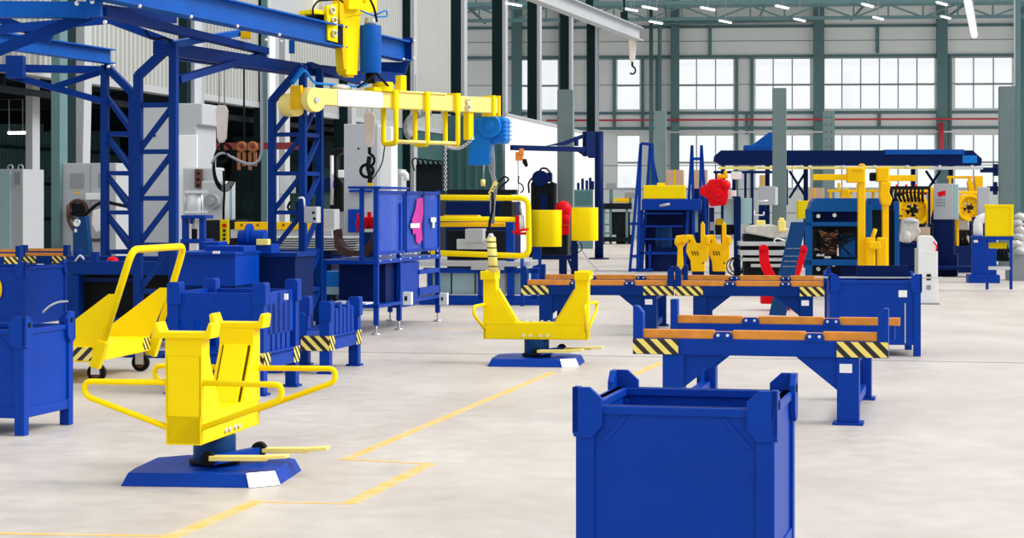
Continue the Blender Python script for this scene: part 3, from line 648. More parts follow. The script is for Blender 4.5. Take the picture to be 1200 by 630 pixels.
t.add('cables', m, 'midgrey'); t.tube('loose_loop', 'black', [(583, 214), (592, 206), (597, 210), (590, 216), (584, 222)], .012, .05, .1)
t.poly('yellow_tag', 'paleyellow', [(572, 226), (575, 229), (584, 214), (580, 211)], -.08, .02)
m = MB()
for px, py in ((575.5, 225), (577.5, 221.5), (579.5, 218.5)): q = t.p(px, py, -.09); m.cyl(q, q+Vector((0,.02,0)), .01, 8)
t.add('tag_mark', m, 'black')
t.tube('chain_grip', 'paleyellow', [(566, 210), (566, 218)], .03, -.05); t.tube('drop_cable', 'midgrey', [(567, 193), (566, 210)], .01, -.05)

# ================================================================= CRADLES
def cradle(label, px, Y, rot):
    t = T('pipe_cradle', label, 'cradle', px, Y, rot, 'yellow cradles on blue foot plates')
    H = .53; zb0, zb1 = .25, .42; zt = .885; wd = .105
    b = t.add('beam', MB().box(-H, H, -wd, wd, zb0, zb1), 'yellow', .008)
    for s in (-1, 1):
        u = t.add('upright', MB().pxz([(s*H, zb1-.02), (s*H, zt-.13), (s*(H-.13), zt-.13), (s*(H-.15), zt-.18), (s*(H-.34), zb1-.02)], -wd-.004, -wd+.016).pxz([(s*H, zb1-.02), (s*H, zt-.13), (s*(H-.13), zt-.13), (s*(H-.15), zt-.18), (s*(H-.34), zb1-.02)], wd-.016, wd+.004)
              .box(s*H, s*(H-.025), -wd, wd, zb0, zt-.13).pxz([(s*(H-.12), zt-.13), (s*(H-.145), zt-.13), (s*(H-.345), zb1), (s*(H-.32), zb1)], -wd*.7, wd*.7), 'yellow', .004)
        # saddle head: wide plate across with upturned lips
        xo, xi = s*(H+.02), s*(H-.13)
        t.add('saddle', MB().prism([(xo, -.165, zt-.035), (xo, -.175, zt+.045), (xo, -.155, zt+.055), (xo, -.135, zt+.0), (xo, .135, zt+.0), (xo, .155, zt+.055), (xo, .175, zt+.045), (xo, .165, zt-.035)], (xi-xo, 0, 0)).prism([(xo-s*.02, -wd-.004, zt-.035), (xo-s*.02, wd+.004, zt-.035), (xo-s*.02, wd+.004, zt-.14), (xo-s*.02, -wd-.004, zt-.14)], (xi-xo+s*.02, 0, 0)), 'yellow', .004)
        for e in (-1, 1):
            t.add('guard_loop', MB().tube(rounded([(s*(H-.02), e*(wd-.02), .60), (s*(H+.02), e*.58, .60), (s*(H+.02), e*.58, .52), (s*(H-.02), e*(wd-.02), .34)], .07, 6), .017, 12), 'yellow')
    m = MB()
    for x in (-.12, -.05, .05, .12):
        m.cyl((x, -wd-.012, .29), (x, -wd, .29), .016, 8); m.cyl((x, .03, zb1), (x, .03, zb1+.015), .016, 8)
    t.add('bolt', m, 'chrome')
    t.add('pedestal', MB().cyl((0, 0, .085), (0, 0, .25), .125, 28), 'midblue', .006); t.add('pedestal_flange', MB().cyl((0, 0, .085), (0, 0, .105), .15, 28), 'dark')
    return t
def cradle_base(t, rot2):
    """foot plate: flat top with a sloping skirt, plus the two foot pedals; rot2 extra turn relative to the cradle"""
    e = bpy.data.objects.new('foot_plate', None)
    m = MB(); o = [(-.42, -.42), (.30, -.42), (.44, -.30), (.44, .30), (.30, .42), (-.28, .42), (-.44, .28), (-.44, -.20)]; o = [(x*1.04, y*1.04) for x, y in o]; i = [(x*.92, y*.92) for x, y in o]; n = len(o)
    vs = [(x, y, 0) for x, y in o]+[(x, y, .075) for x, y in i]
    m.add(vs, [(k, (k+1) % n, (k+1) % n+n, k+n) for k in range(n)]+[tuple(range(n, 2*n)), tuple(range(n-1, -1, -1))])
    fp = t.add('foot_plate', m, 'blue', .006); fp.rotation_euler = (0, 0, radians(rot2))
    c = MB(); c.add([(.31, -.440, .004), (.460, -.31, .004), (.46*.92, -.31*.92, .079), (.31*.92, -.44*.92, .079)], [(0, 1, 2, 3)]); build('bare_steel_corner', c, 'steel', fp)
    for y, x0, x1, part in ((-.27, .04, .50, 'paleyellow'), (.12, .26, .66, 'paleyellow')):
        pd = build('foot_pedal', MB().bar((x0, y, .145), (x1-.12, y-.01, .15), .06, .03).bar((x1-.14, y-.01, .155), (x1, y-.02, .165), .075, .02), 'paleyellow', fp, .004)
    build('pedal_shaft', MB().bar((.04, -.26, .13), (.24, .12, .14), .05, .05).cyl((.05, -.2, .12), (0, 0, .12), .03, 10), 'blue', fp)
    build('pedal_hub', MB().cyl((.03, -.29, .14), (.03, -.24, .14), .042, 16).cyl((.24, .09, .15), (.24, .15, .15), .045, 16), 'black', fp, .004)
c1 = cradle('yellow cradle nearest the camera, seen end on, with four bent guard loops', 251.5, 8.38, 90-10.5); cradle_base(c1, 5-90)
c2 = cradle('yellow cradle in the middle of the floor, seen side on as a wide U', 629, 14.35, -8); cradle_base(c2, 0)
t = T('control_wand', 'pale yellow control wand with black bands standing on the middle cradle', 'wand', 577, 14.3, -8)
t.tube('grip', 'paleyellow', [(578.5, 319), (575.5, 278)], .047, .0, n=14)
for k, py in enumerate((283, 290, 300, 312)): q = t.p(575.8+k*.7, py, 0); t.add('band', MB().cyl(q-Vector((0,0,.005)), q+Vector((0,0,.005)), .05, 14), 'black')
t.add('cap', MB().cyl(t.p(575.5, 279), t.p(575, 273), .045, 12, r2=.015), 'steel'); t.tube('cable', 'black', [(575, 274), (573, 262), (578, 245), (577, 225)], .014, .0, .1)

# ================================================================= CART
t = T('platform_trolley', 'yellow platform trolley with tall tubular handle and hazard stripes', 'trolley', 112, 12.75, -9)
# local x to the right, y away; deck runs left (-x); handle spans y 0..1.1
wy = 1.5
t.add('deck', MB().box(-1.15, 0, 0, wy, .19, .33), 'yellow', .006)
t.add('hazard_marking', MB().box(.0, .004, .02, .20, .205, .325).box(.0, .004, wy-.26, wy-.03, .205, .325), 'hazy'); t.add('hazard_marking', MB().box(-.30, -.03, -.004, 0, .205, .325), 'hazf')
hx, hz = .33, 1.20
t.add('handle', MB().tube(rounded([(-.02, .04, .14), (hx, .04, hz), (hx, wy-.02, hz), (.0, wy-.02, .14)], .12, 6), .033, 12), 'yellow')
for y in (.06, wy-.06): t.add('handle_gusset', MB().pxz([(0, .32), (-.55, .32), (.10, .80), (.20, .80)], y-.006, y+.006), 'yellow', .002)
t.add('handle_socket', MB().bar((0, wy-.02, .14), (.09, wy-.02, .42), .09, .09).bar((-.02, .04, .14), (.06, .04, .38), .09, .09), 'yellow', .006)
for x, y in ((-.05, .16), (-.05, wy-.18), (-1.0, .18), (-1.0, wy-.18)):
    w = t.add('wheel', MB().cyl((x, y-.028, .085), (x, y+.028, .085), .085, 24), 'black', .008); t.add('wheel_hub', MB().cyl((x, y-.032, .085), (x, y+.032, .085), .05, 16), 'brown', 0, w)
    t.add('caster_fork', MB().box(x-.04, x+.04, y-.045, y-.036, .07, .2).box(x-.04, x+.04, y+.036, y+.045, .07, .2), 'steel')

# ================================================================= BINS
def bin_(label, px, Y, rot, w, d, h, mat='blue', leg=.14, post=.12, corner='fr', cat='bin', group='blue steel stacking bins', extra=None):
    """steel stacking bin; px,Y is the bottom of its front corner (fl = front left, fr = front right)"""
    t = T('stacking_bin', label, cat, px, Y, rot, group)
    x0 = 0 if corner == 'fl' else -w; x1 = x0+w; th = .035
    t.add('front_panel', MB().box(x0, x1, 0, th, leg, h), mat, .004)
    t.add('side_panel', MB().box(x0, x0+th, th, d-th, leg, h), mat, .003); t.add('side_panel', MB().box(x1-th, x1, th, d-th, leg, h), mat, .003)
    t.add('back_panel', MB().box(x0, x1, d-th, d, leg, h), mat, .003); t.add('base_panel', MB().box(x0+th, x1-th, th, d-th, leg, leg+.03), mat)
    t.add('rim', MB().box(x0, x1, -.012, .05, h-.035, h).box(x0, x1, d-.05, d+.012, h-.035, h).box(x0-.012, x0+.05, 0, d, h-.035, h).box(x1-.05, x1+.012, 0, d, h-.035, h), mat, .004)
    t.add('sill', MB().box(x0, x1, -.01, .03, leg-.02, leg+.05).box(x1-.03, x1+.01, 0, d, leg-.02, leg+.05).box(x0-.01, x0+.03, 0, d, leg-.02, leg+.05), mat, .004)
    lw = .075
    for sx, sy in ((0, 0), (1, 0), (0, 1), (1, 1)):
        xa = x0-.016 if sx == 0 else x1+.016; xs = 1 if sx == 0 else -1; ya = -.016 if sy == 0 else d+.016; ys = 1 if sy == 0 else -1
        t.add('leg', MB().box(xa, xa+xs*lw, ya, ya+ys*lw, 0, h-.05), mat, .005)
        zt = h+post; m = MB()
        c = .045; z0 = h-.11
        pts = [(xa-xs*.012, z0), (xa-xs*.012, zt), (xa+xs*.06, zt), (xa+xs*.11, zt-c), (xa+xs*.11, z0+.03), (xa+xs*.07, z0-.02), (xa+xs*.02, z0-.02)]
        m.pxz(pts, ya-ys*.012, ya+ys*.014)
        pts = [(ya-ys*.012, z0), (ya-ys*.012, zt), (ya+ys*.06, zt), (ya+ys*.11, zt-c), (ya+ys*.11, z0+.03), (ya+ys*.07, z0-.02), (ya+ys*.02, z0-.02)]
        m.pyz(pts, xa-xs*.012, xa+xs*.014)
        cp = t.add('corner_plate', m, mat, .003)
        if sy == 0 or sx == 1: build('lifting_hole', MB().cyl((xa+xs*.014-xs*.03, ya+ys*.055, zt-.06), (xa-xs*.0135, ya+ys*.055, zt-.06), .020, 12), 'black', cp)
    m = MB()
    for x, s in ((x0+.10, 1), (x1-.10, -1)): m.pxz([(x-s*.03, h-.16), (x+s*.08, h-.04), (x+s*.10, h-.04), (x, h-.16)], -.005, 0)
    t.add('weld_gusset', m, mat)
    return t, x0, x1
b1 = bin_('large blue steel bin in the right foreground cut by the frame bottom', 680, 5.80, -13.5, .775, .84, .785, corner='fl', post=.075)
b2 = bin_('blue steel bin with square corner posts at the left edge, nearest on that side', 27, 9.86, -13, .85, .74, .735, corner='fr', post=.09)
b3, x0, x1 = bin_('blue steel bin at the left edge bearing a yellow digit', 28, 17.5, -12, 1.1, 1.2, .83, corner='fr', post=.07, mat='blue')
cu = bpy.data.curves.new('digit', 'FONT'); cu.body = '0'; cu.size = .42; cu.extrude = .002; cu.materials.append(M['yellow'])
tmp = bpy.data.objects.new('digit_curve', cu); me = bpy.data.meshes.new_from_object(tmp); bpy.data.objects.remove(tmp); to = bpy.data.objects.new('painted_digit', me); COL.objects.link(to); to.parent = b3.o; q = b3.p(-15, 352, -.02); to.location = (q.x, -.022, q.z); to.rotation_euler = (pi/2, 0, 0)
b4, x0, x1 = bin_('blue steel bin at mid right with a white label, plate laid on its rim', 974, 15.1, -6, .92, 1.0, .80, corner='fl', post=.07)
b4.b('white_label', 'paper', 1053, 340, 1063, 348, -.02, .004); b4.b('label_wear', 'grey', 1060, 355, 1061.5, 402, -.018, .003); b4.b('inner_board', 'navy', 1004, 311, 1065, 328, .5, .03)
t = T('metal_strip', 'long thin bright steel strip lying across the mid right bin', 'metal strip', 1030, 15.2, -5)
m = MB(); a, b = t.p(955, 327, 0), t.p(1106, 334, .0); z = .815; m.bar((a.x, .12, z+.006), (b.x, .1, z+.006), .14, .012); t.add('strip', m, 'steel')

def stillage(label, px, Y, rot, w, d, h, hz=True, mat='blue', leg=.22):
    """post pallet with slotted side walls and hazard striped feet; px,Y front right corner foot"""
    t = T('stillage', label, 'stillage', px, Y, rot, 'blue slotted stillages with hazard stripes')
    x0, x1 = -w, 0
    for x, y in ((x0, 0), (x1-.10, 0), (x0, d-.10), (x1-.10, d-.10)):
        t.add('post', MB().box(x, x+.10, y, y+.10, .02, h-.05), mat, .005)
        t.add('post_lug', MB().pxz([(x, h-.14), (x, h+.03), (x+.02, h+.05), (x+.10, h+.05), (x+.12, h+.03), (x+.12, h-.14)], y-.01, y+.02).pyz([(y, h-.14), (y, h+.03), (y+.02, h+.05), (y+.10, h+.05), (y+.12, h+.03), (y+.12, h-.14)], x+.085, x+.115), mat, .006)
        t.add('foot_plate', MB().box(x-.02, x+.12, y-.02, y+.12, 0, .02), mat)
    t.add('base_frame', MB().box(x0, x1, 0, .06, leg, leg+.14).box(x0, x1, d-.06, d, leg, leg+.14).box(x0, x0+.06, 0, d, leg, leg+.14).box(x1-.06, x1, 0, d, leg, leg+.14).box(x0, x1, 0, d, leg+.1, leg+.13), mat, .004)
    # slotted walls: round topped fingers
    def finger(x, wdt, zt, n=6): return [(x, leg+.13), (x, zt-wdt/2)]+[(x+wdt/2-wdt/2*cos(pi*k/n), zt-wdt/2+wdt/2*sin(pi*k/n)) for k in range(1, n)]+[(x+wdt, zt-wdt/2), (x+wdt, leg+.13)]
    m = MB(); k = 0; x = x0+.15
    while x < x1-.24: m.pxz(finger(x, .09, leg+.13+(h-leg)*(.55 if k % 2 else .72)), .015, .035); x += .14; k += 1
    t.add('slotted_front', m, mat, .003)
    m = MB(); k = 0; y = .14
    while y < d-.22: m.pyz(finger(y, .09, leg+.13+(h-leg)*(.62 if k % 2 else .75)), -.04, -.02); y += .13; k += 1
    t.add('slotted_side', m, mat, .003)
    if hz:
        t.add('hazard_marking', MB().box(x1-.28, x1-.0, -.006, -.001, leg, leg+.14).box(x0, x0+.28, -.006, -.001, leg, leg+.14), 'hazx')
        t.add('hazard_marking', MB().box(.001, .006, .0, .16, leg, leg+.14).box(.001, .006, d-.16, d, leg, leg+.14), 'hazy')
    return t, x0, x1
s1, x0, x1 = stillage('blue slotted stillage with hazard stripes right of the lattice column', 386, 13.45, -12, .62, 1.05, .64)
s2, x0, x1 = stillage('tall blue stillage with solid upper panels behind the near yellow cradle', 309, 11.9, -12, .86, .95, .90)
s2.add('upper_panel', MB().box(x0+.1, x1-.1, .02, .05, .62, .86), 'blue', .003); s2.add('side_upper_panel', MB().box(-.05, -.02, .1, .85, .50, .86), 'blue', .003); s2.add('back_panel', MB().box(x0, x1, .90, .93, .36, .86), 'blue', .003)
s2.b('paper_label', 'paper', 333, 344, 337, 351, .0, .02); s2.add('side_panel_left', MB().box(x0+.02, x0+.05, .1, .85, .36, .86), 'blue')

# ================================================================= WORK BENCHES WITH WOODEN RAILS
def bench(label, px, Y, rot, L=1.87, d=1.9, corner='fl', mat='blue'):
    t = T('rail_bench', label, 'bench', px, Y, rot, 'blue benches with wooden rails and hazard stripes')
    x0 = 0 if corner == 'fl' else -L; x1 = x0+L; zb, zt = .49, .61
    for j, y in enumerate((0, d)):
        t.add('rail_beam', MB().box(x0+.03, x1-.02, y, y+.09, zb, zt), mat, .005)
        t.add('wooden_rail', MB().box(x0+.05, x0+.60, y+.01, y+.08, zt, zt+.065).box(x0+.74, x0+1.27, y+.01, y+.08, zt, zt+.065).box(x0+1.40, x1-.08+(.1 if j else 0), y+.01, y+.08, zt, zt+.065).box(x0+.05, x1-.09, y+.02, y+.08, zt, zt+.055), 'wood', .004)
        for xx in (x0+.60, x0+1.27):
            br = t.add('clamp_bracket', MB().pxz([(xx, zt-.01), (xx, zt+.025), (xx+.02, zt+.055), (xx+.12, zt+.055), (xx+.14, zt+.025), (xx+.14, zt-.01)], y-.008, y+.02), mat)
            build('bolt', MB().cyl((xx+.035, y-.018, zt+.03), (xx+.035, y-.008, zt+.03), .012, 8).cyl((xx+.105, y-.018, zt+.03), (xx+.105, y-.008, zt+.03), .012, 8), 'chrome', br)
        for xx, s in ((x0, 1), (x1, -1)):
            if j == 1 and s == -1: continue
            t.add('end_post', MB().pxz([(xx, zb), (xx, zt+.24), (xx+s*.035, zt+.24), (xx+s*.075, zt+.19), (xx+s*.075, zb)] if j == 0 else [(xx, zb), (xx, zt+.2), (xx+s*.06, zt+.2), (xx+s*.06, zb)], y-.012+j*.0, y+.10), mat, .004)
    for k, xx in enumerate((x0+.22, x1-.37)):
        for j, y in enumerate((0, d)):
            t.add('leg', MB().box(xx, xx+.16, y, y+.14, .02, zb), mat, .005)
            t.add('foot_plate', MB().box(xx-.03, xx+.19, y-.03, y+.17, 0, .02), mat)
            gx = xx+.16 if k == 0 else xx; s = 1 if k == 0 else -1
            t.add('gusset', MB().pxz([(gx, zb), (gx+s*.30, zb), (gx, zb-.24)], y+.03, y+.045), mat)
        t.add('cross_tie', MB().box(xx+.04, xx+.12, .14, d, .06, .13).box(xx+.03, xx+.13, .14, d, zb-.08, zb), mat, .004)
        t.add('tie_gusset', MB().pyz([(.14, .13), (.14, .32), (.30, .13)], xx+.05, xx+.07).pyz([(d, .13), (d, .32), (d-.16, .13)], xx+.05, xx+.07), mat)
    t.add('hazard_marking', MB().box(x0+.0, x0+.34, -.018, -.014, zb+.004, zt-.004).box(x1-.37, x1, -.018, -.014, zb+.004, zt-.004), 'hazx')
    t.add('paper_label', MB().box(x1-.35, x1-.26, -.006, -.001, zb-.11, zb-.045), 'paper')
    return t
n1 = bench('nearest blue bench with wooden rails, standing behind the foreground bin', 742, 10.60, -13)
n2 = bench('blue bench with wooden rails just right of the middle yellow cradle', 611, 17.6, -8, L=1.88, d=1.9, mat='tower')
n3 = bench('blue wooden railed bench before the red bars, left of the mid right bin', 791, 17.4, -8, L=1.88, d=1.9, mat='tower')
n4 = bench('distant blue bench with wooden rails at the far left behind the digit bin', 27, 26.5, -10, L=1.1, d=.9, mat='tower') if 0 else None
def small_bench(label, x0, x1, py, Y):
    t = T('rail_bench', label, 'bench', x0, Y, -10, 'blue benches with wooden rails and hazard stripes')
    t.b('wooden_rail', 'wood', x0+2, py, x1-2, py+3.5, 0, .08); t.b('rail_beam', 'tower', x0, py+3.5, x1, py+13, 0, .1); t.b('wooden_rail', 'wood', x0+4, py-5, x1+3, py-2, 1.2, .08); t.b('rail_beam', 'tower', x0+4, py-2, x1+3, py+5, 1.2, .1)
    for x in (x0+4, x1-12): t.b('leg', 'tower', x, py+13, x+7, 240+EYE*F0/Y, 0, .15); t.b('leg', 'tower', x+4, py+5, x+10, 240+EYE*F0/(Y+1.2), 1.2, .15)
    t.b('hazard_marking', 'hazx', x0+1, py+4, x0+17, py+12, -.01, .005); t.b('hazard_marking', 'hazx', x1-17, py+4, x1-1, py+12, -.01, .005)
    t.b('end_post', 'tower', x0-1, py-9, x0+4, py+4, -.02, .14); t.b('end_post', 'tower', x1-4, py-9, x1+1, py+4, -.02, .14)
    return t
small_bench('distant blue bench with wooden rails and hazard ends behind the digit bin', 25, 78, 296, 24)
small_bench('wooden railed blue bench at the extreme left edge, mostly cut off', -52, 22, 297, 22.5)

# ================================================================= BLUE MESH SCREEN TABLE
t = T('screen_table', 'tall blue work table with wire mesh screens and adjustable feet', 'work table', 441, 17.5, -13)
zt = .92; w, d = .74, 2.95
t.add('table_top', MB().box(-w, .03, -.02, d, zt-.05, zt), 'blue', .006)
for nm, x, y, h in (('leg', -.04, 0, .92), ('leg', -.04, 1.0, 1.62), ('leg', -.04, d-.06, 1.8), ('leg', -w+.02, 0, .92), ('leg', -w+.02, d-.06, .92)):
    t.add(nm, MB().box(x, x+.06, y, y+.06, .12, max(h, .9)), 'blue', .004)
    t.add('levelling_foot', MB().cyl((x+.03, y+.03, .02), (x+.03, y+.03, .13), .014, 8).cyl((x+.03, y+.03, 0), (x+.03, y+.03, .022), .055, 14), 'steel')
t.add('mid_shelf', MB().box(-w, .03, 0, d, .33, .37), 'blue', .004)
t.add('storage_box', MB().box(-w+.06, -.06, .6, 1.9, .37, .86), 'navy', .006); t.add('storage_box', MB().box(-.14, .0, 1.05, 1.95, .28, .86), 'blue', .006)
t.add('side_rail', MB().box(-.03, .02, 1.9, d, .68, .74).box(-.03, .02, 1.9, d, .40, .5), 'blue', .004)
t.add('papers_on_shelf', MB().box(-.5, -.15, .05, .45, .37, .385).box(-.6, -.3, .15, .4, .385, .40), 'paper')
zs0, zs1 = 1.0, 1.76
for y0, y1, nm in ((.05, 1.22, 'a'), (1.28, 2.1, 'b'), (2.12, 2.92, 'c')):
    s = t.add('mesh_screen', MB().box(-.004, .0, y0, y1, zs0, zs1), 'mesh')
    t.add('screen_frame', MB().box(-.02, .02, y0, y0+.035, zs0, zs1+.02).box(-.02, .02, y1-.035, y1, zs0, zs1+.02).box(-.02, .02, y0, y1, zs0-.02, zs0+.02).box(-.02, .02, y0, y1, zs1-.02, zs1+.02), 'blue', .003, s)
t.add('screen_post', MB().box(-.04, .02, .0, .06, zt, 1.82), 'blue', .004); t.add('screen_post', MB().box(-.22, -.17, 0, .05, zt, 1.8), 'blue', .004)
t.add('top_shelf', MB().box(-.36, .06, -.02, 1.25, 1.80, 1.83), 'blue', .004)
t.add('magenta_poster', MB().pyz([(1.55, 1.22), (1.50, 1.40), (1.68, 1.55), (1.74, 1.68), (2.02, 1.70), (2.04, 1.50), (1.96, 1.34), (2.0, 1.14), (1.84, 1.08), (1.70, 1.12), (1.68, 1.22)], .026, .03), 'magenta')
t.add('paper_sign', MB().box(.03, .034, 1.42, 1.85, 1.30, 1.36).box(.03, .034, 2.42, 2.68, 1.37, 1.43).box(.03, .034, 2.50, 2.60, 1.29, 1.37), 'paper')
m = MB()
for k in range(7): y = .06+k*.45; m.ball((.03, y, zs0-.03), .012, n=6, m=4); m.ball((.03, y, zt-.01), .012, n=6, m=4)
t.add('white_bolt', m, 'white')
t = T('socket_box', 'white socket box on the middle leg of the blue mesh table', 'socket', 477, 17.9, -13); t.b('housing', 'white', 472, 342, 482, 357, -.02, .08, .006); t.b('socket', 'dark', 474, 347, 477, 352, -.03, .02)
t = T('socket_box', 'white socket box on the far right leg of the blue mesh table', 'socket', 518, 19.4, -13); t.b('housing', 'white', 515, 343, 524, 357, -.02, .08, .006); t.b('socket', 'dark', 517, 348, 519, 352, -.03, .02)
t = T('bearing_bracket', 'rusty brown curved bracket lying on the blue table left of the screens', 'bracket', 405, 17.9, -10)
m = MB(); P = [t.p(x, y, .1) for x, y in ((395, 268), (396, 280), (402, 289), (412, 294), (422, 293), (432, 284), (437, 270), (443, 270), (438, 292), (430, 300), (402, 300), (392, 290), (390, 270))]; m.prism(P, (0, .25, 0)); t.add('body', m, 'brown', .006)
t = T('red_valve', 'red machine valve with a handle standing behind the mesh table', 'valve', 428, 18.6, -10)
t.rr('body', 'red', [(418, 250, 424, 272, 0, .15), (424, 254, 439, 268, .02, .2), (430, 248, 434, 256, .05, .08)], .01); t.add('flange', MB().cyl(t.p(424, 262, -.05), t.p(424, 262, .02), .08, 14), 'red', .004); t.rr('stand', 'midblue', [(421, 272, 440, 304, .05, .15)])
t = T('hydraulic_bin', 'small teal box stored under the blue table by the lattice column', 'box', 390, 18.2, -14)
t.rr('box_body', 'azure', [(378, 318, 408, 336, 0, .4)], .005); t.rr('base', 'panelteal', [(376, 336, 410, 345, -.02, .45)], .005)

# ================================================================= CONVEYOR BENCH WITH YELLOW GUARD PIPES
t = T('machine_bench', 'blue steel machine bench with pale steel top and teal cabinets below', 'machine bench', 505, 22.8, -7)
t.rr('base_frame', 'blue', [(490, 346, 632, 358, 0, .1), (496, 314, 634, 320, 0, .1), (490, 346, 632, 353, 1.0, .1)], .006)
for x in (501, 560, 594, 622): t.b('post', 'blue', x, 314, x+(8 if x > 590 else 5), 350, .0, .1, .004)
t.b('upright', 'blue', 593, 255, 602, 316, .0, .12, .006)
t.b('steel_top', 'steel', 490, 306, 622, 312, -.05, 1.1, .006); t.b('table_edge', 'grey', 552, 310, 590, 316, -.1, .2)
t.b('cabinet_panel', 'panelteal', 500, 318, 528, 345, .15, .3); t.b('cabinet_panel', 'panelteal', 530, 318, 556, 345, .12, .3); t.b('cabinet_door', 'grey', 558, 318, 592, 345, .10, .3); t.b('cabinet_panel', 'panelteal', 600, 318, 620, 345, .15, .3)
q = t.p(562, 338, .08); t.add('door_lock', MB().cyl(q, q+Vector((0,.03,0)), .02, 10), 'black')
t.b('machine_head', 'grey', 545, 268, 566, 284, .4, .4, .01); t.b('machine_body', 'dark', 524, 270, 600, 306, .7, .3, .01); t.b('machine_head_lower', 'steel', 535, 280, 575, 292, .45, .3, .01)
t.poly('yellow_lid', 'amber', [(520, 252), (560, 252), (563, 258), (520, 258)], .5, .3)
t = T('guard_rail', 'looped yellow pipe guard rail in front of the machine bench', 'guard rail', 560, 22.4, -7)
t.tube('outer_pipe', 'yellow', [(505, 231), (619, 232), (620, 300), (505, 296)], .045, 0, .14, n=12)
t.tube('middle_pipe', 'yellow', [(505, 256), (604, 257)], .042, .05, n=12); t.tube('middle_pipe', 'amber', [(505, 263), (592, 263)], .038, .12, n=12)
t.tube('foot', 'blue', [(612, 299), (612, 359)], .03, .2); 
t = T('clamp_unit', 'red clamp unit with white sleeve on the yellow guard pipe corner', 'clamp', 612, 22.36, -7)
t.rr('clamp_frame', 'red', [(604, 252, 608, 274, 0, .1), (604, 272, 619, 275, 0, .1), (616, 250, 619, 274, 0, .1), (601, 270, 606, 273, 0, .1)], .004); t.tube('white_sleeve', 'white', [(611, 252), (612, 270)], .04, .0); t.tube('lever', 'red', [(600, 272), (620, 268)], .02, -.06)
t.tube('chain', 'midgrey', [(609, 240), (611, 252)], .015, 0)
t = T('press_cabinet', 'dark blue machine cabinet standing behind the yellow guard pipes', 'machine', 550, 26, -12)
t.b('body', 'navy', 522, 236, 600, 300, 0, .8, .02); t.b('plinth', 'dark', 524, 300, 598, 342.6, .1, .6); t.b('upper_head', 'dark', 487, 192, 518, 224, .6, .6, .02); t.b('control_strip', 'dark', 524, 222, 604, 228, -.05, .2); t.b('column', 'dark', 492, 224, 514, 300, .6, .5)
m = MB()
for k in range(6): a = 486+k*6; m.tube(rounded([t.p(a, 200, .55), t.p(a-4, 188, .55), t.p(a+2, 184+k, .55), t.p(a+6, 194, .55)], .1), .015, 6)
t.add('hoses', m, 'black'); t.rr('step_block', 'dark', [(584, 236, 600, 262, -.1, .4), (590, 228, 596, 240, -.1, .3)], .01)

# ================================================================= YELLOW DRUM GUARDS
t = T('drum_guard_stand', 'pair of yellow rounded drum guards on a navy stand', 'machine guard', 660, 26.5, -6)
def drum(part, x0, x1, y0, y1, d):
    a, b = t.p(x0, 260, d).x, t.p(x1, 260, d).x; z0, z1 = t.p((x0+x1)/2, y1, d).z, t.p((x0+x1)/2, y0, d).z; w = b-a; r = .17; m = MB(); dep = .45
    pts = []
    for cx, cy, a0 in ((a+r, d+r, pi), (b-r, d+r, 1.5*pi), (b-r, d+dep-r, 0), (a+r, d+dep-r, .5*pi)):
        for k in range(7): an = a0+k*pi/12; pts.append((cx+r*cos(an), cy+r*sin(an)))
    m.pxy(pts, z0, z1); m.sm = [False, False]+[True]*(len(m.f)-2)
    return t.add(part, m, 'yellow', .006), pts, z1
o, pts, z1 = drum('drum_guard', 622, 657, 246, 289, -.1); drum('drum_guard', 669, 700, 243, 282, .1)
t.rr('post', 'blue', [(624, 288, 634, 340.5, .0, .12)], .005); t.rr('post', 'navy', [(669, 282, 677, 340, .15, .12)], .005); t.rr('cross_beam', 'navy', [(632, 299, 670, 304, .1, .1), (655, 300, 664, 325, .12, .1)], .004)
t.poly('brace', 'navy', [(664, 302), (672, 308), (677, 322), (670, 318)], .1, .06)
t.tube('cable', 'midgrey', [(676, 283), (684, 296), (692, 308), (701, 317)], .008, .0, .1); t.tube('cable', 'black', [(680, 283), (683, 292), (674, 298), (668, 290)], .01, .0, .05)

t = T('red_motor', 'red rounded motor unit between the two yellow drum guards', 'motor', 661, 43, -6)
q = t.p(660, 246, 0); t.add('housing', MB().ball(q, .27, 1, .9, 1.05).cyl(q, Vector((q.x, q.y, q.z-.45)), .21, 16), 'red'); t.b('lower_body', 'red', 654, 254, 667, 275, -.05, .2, .02); t.b('yellow_plate', 'amber', 660, 255, 667, 264, -.08, .03); t.b('stand', 'dark', 655, 272, 665, 302, 0, .3)

# ================================================================= FAR LEFT MACHINES
t = T('electrical_cabinet', 'pale cabinet cut by the left edge behind the benches', 'cabinet', 12, 27, -12)
t.b('body', 'grey', -40, 198, 27, 330, 0, .9, .01); t.b('door', 'panelteal', -40, 200, 12, 318, -.03, .03, .005); t.b('vent', 'midgrey', 16.5, 202, 24, 216, -.02, .02)
m = MB()
for px in (12, 24): m.ring(t.p(px, 196, .1), (0, 1, 0), .05, .014, 12, 5)
t.add('lifting_eye', m, 'grey')
t = T('electrical_cabinet', 'pale double cabinet with vents and a round cable duct', 'cabinet', 100, 25, -12)
t.b('body', 'grey', 73, 191, 136, 338, 0, .8, .01); t.rr('door_gap', 'midgrey', [(105.5, 194, 106.3, 330, -.01, .01)]); t.b('vent', 'midgrey', 82, 203, 98, 220, -.02, .02); t.b('vent', 'midgrey', 115, 203, 122, 220, -.02, .02); t.b('hinged_box', 'white', 100, 226, 122, 234, -.12, .12, .01)
t.poly('warning_triangle', 'amber', [(88, 227), (92.5, 227), (90.2, 222.5)], -.012, .01)
m = MB(); q = t.p(91, 246, -.03); m.ring(q, (0, 1, 0), .17, .03, 28, 8); t.add('cable_ring', m, 'brown'); t.b('ring_inner', 'dark', 84, 238, 100, 252, -.02, .02)
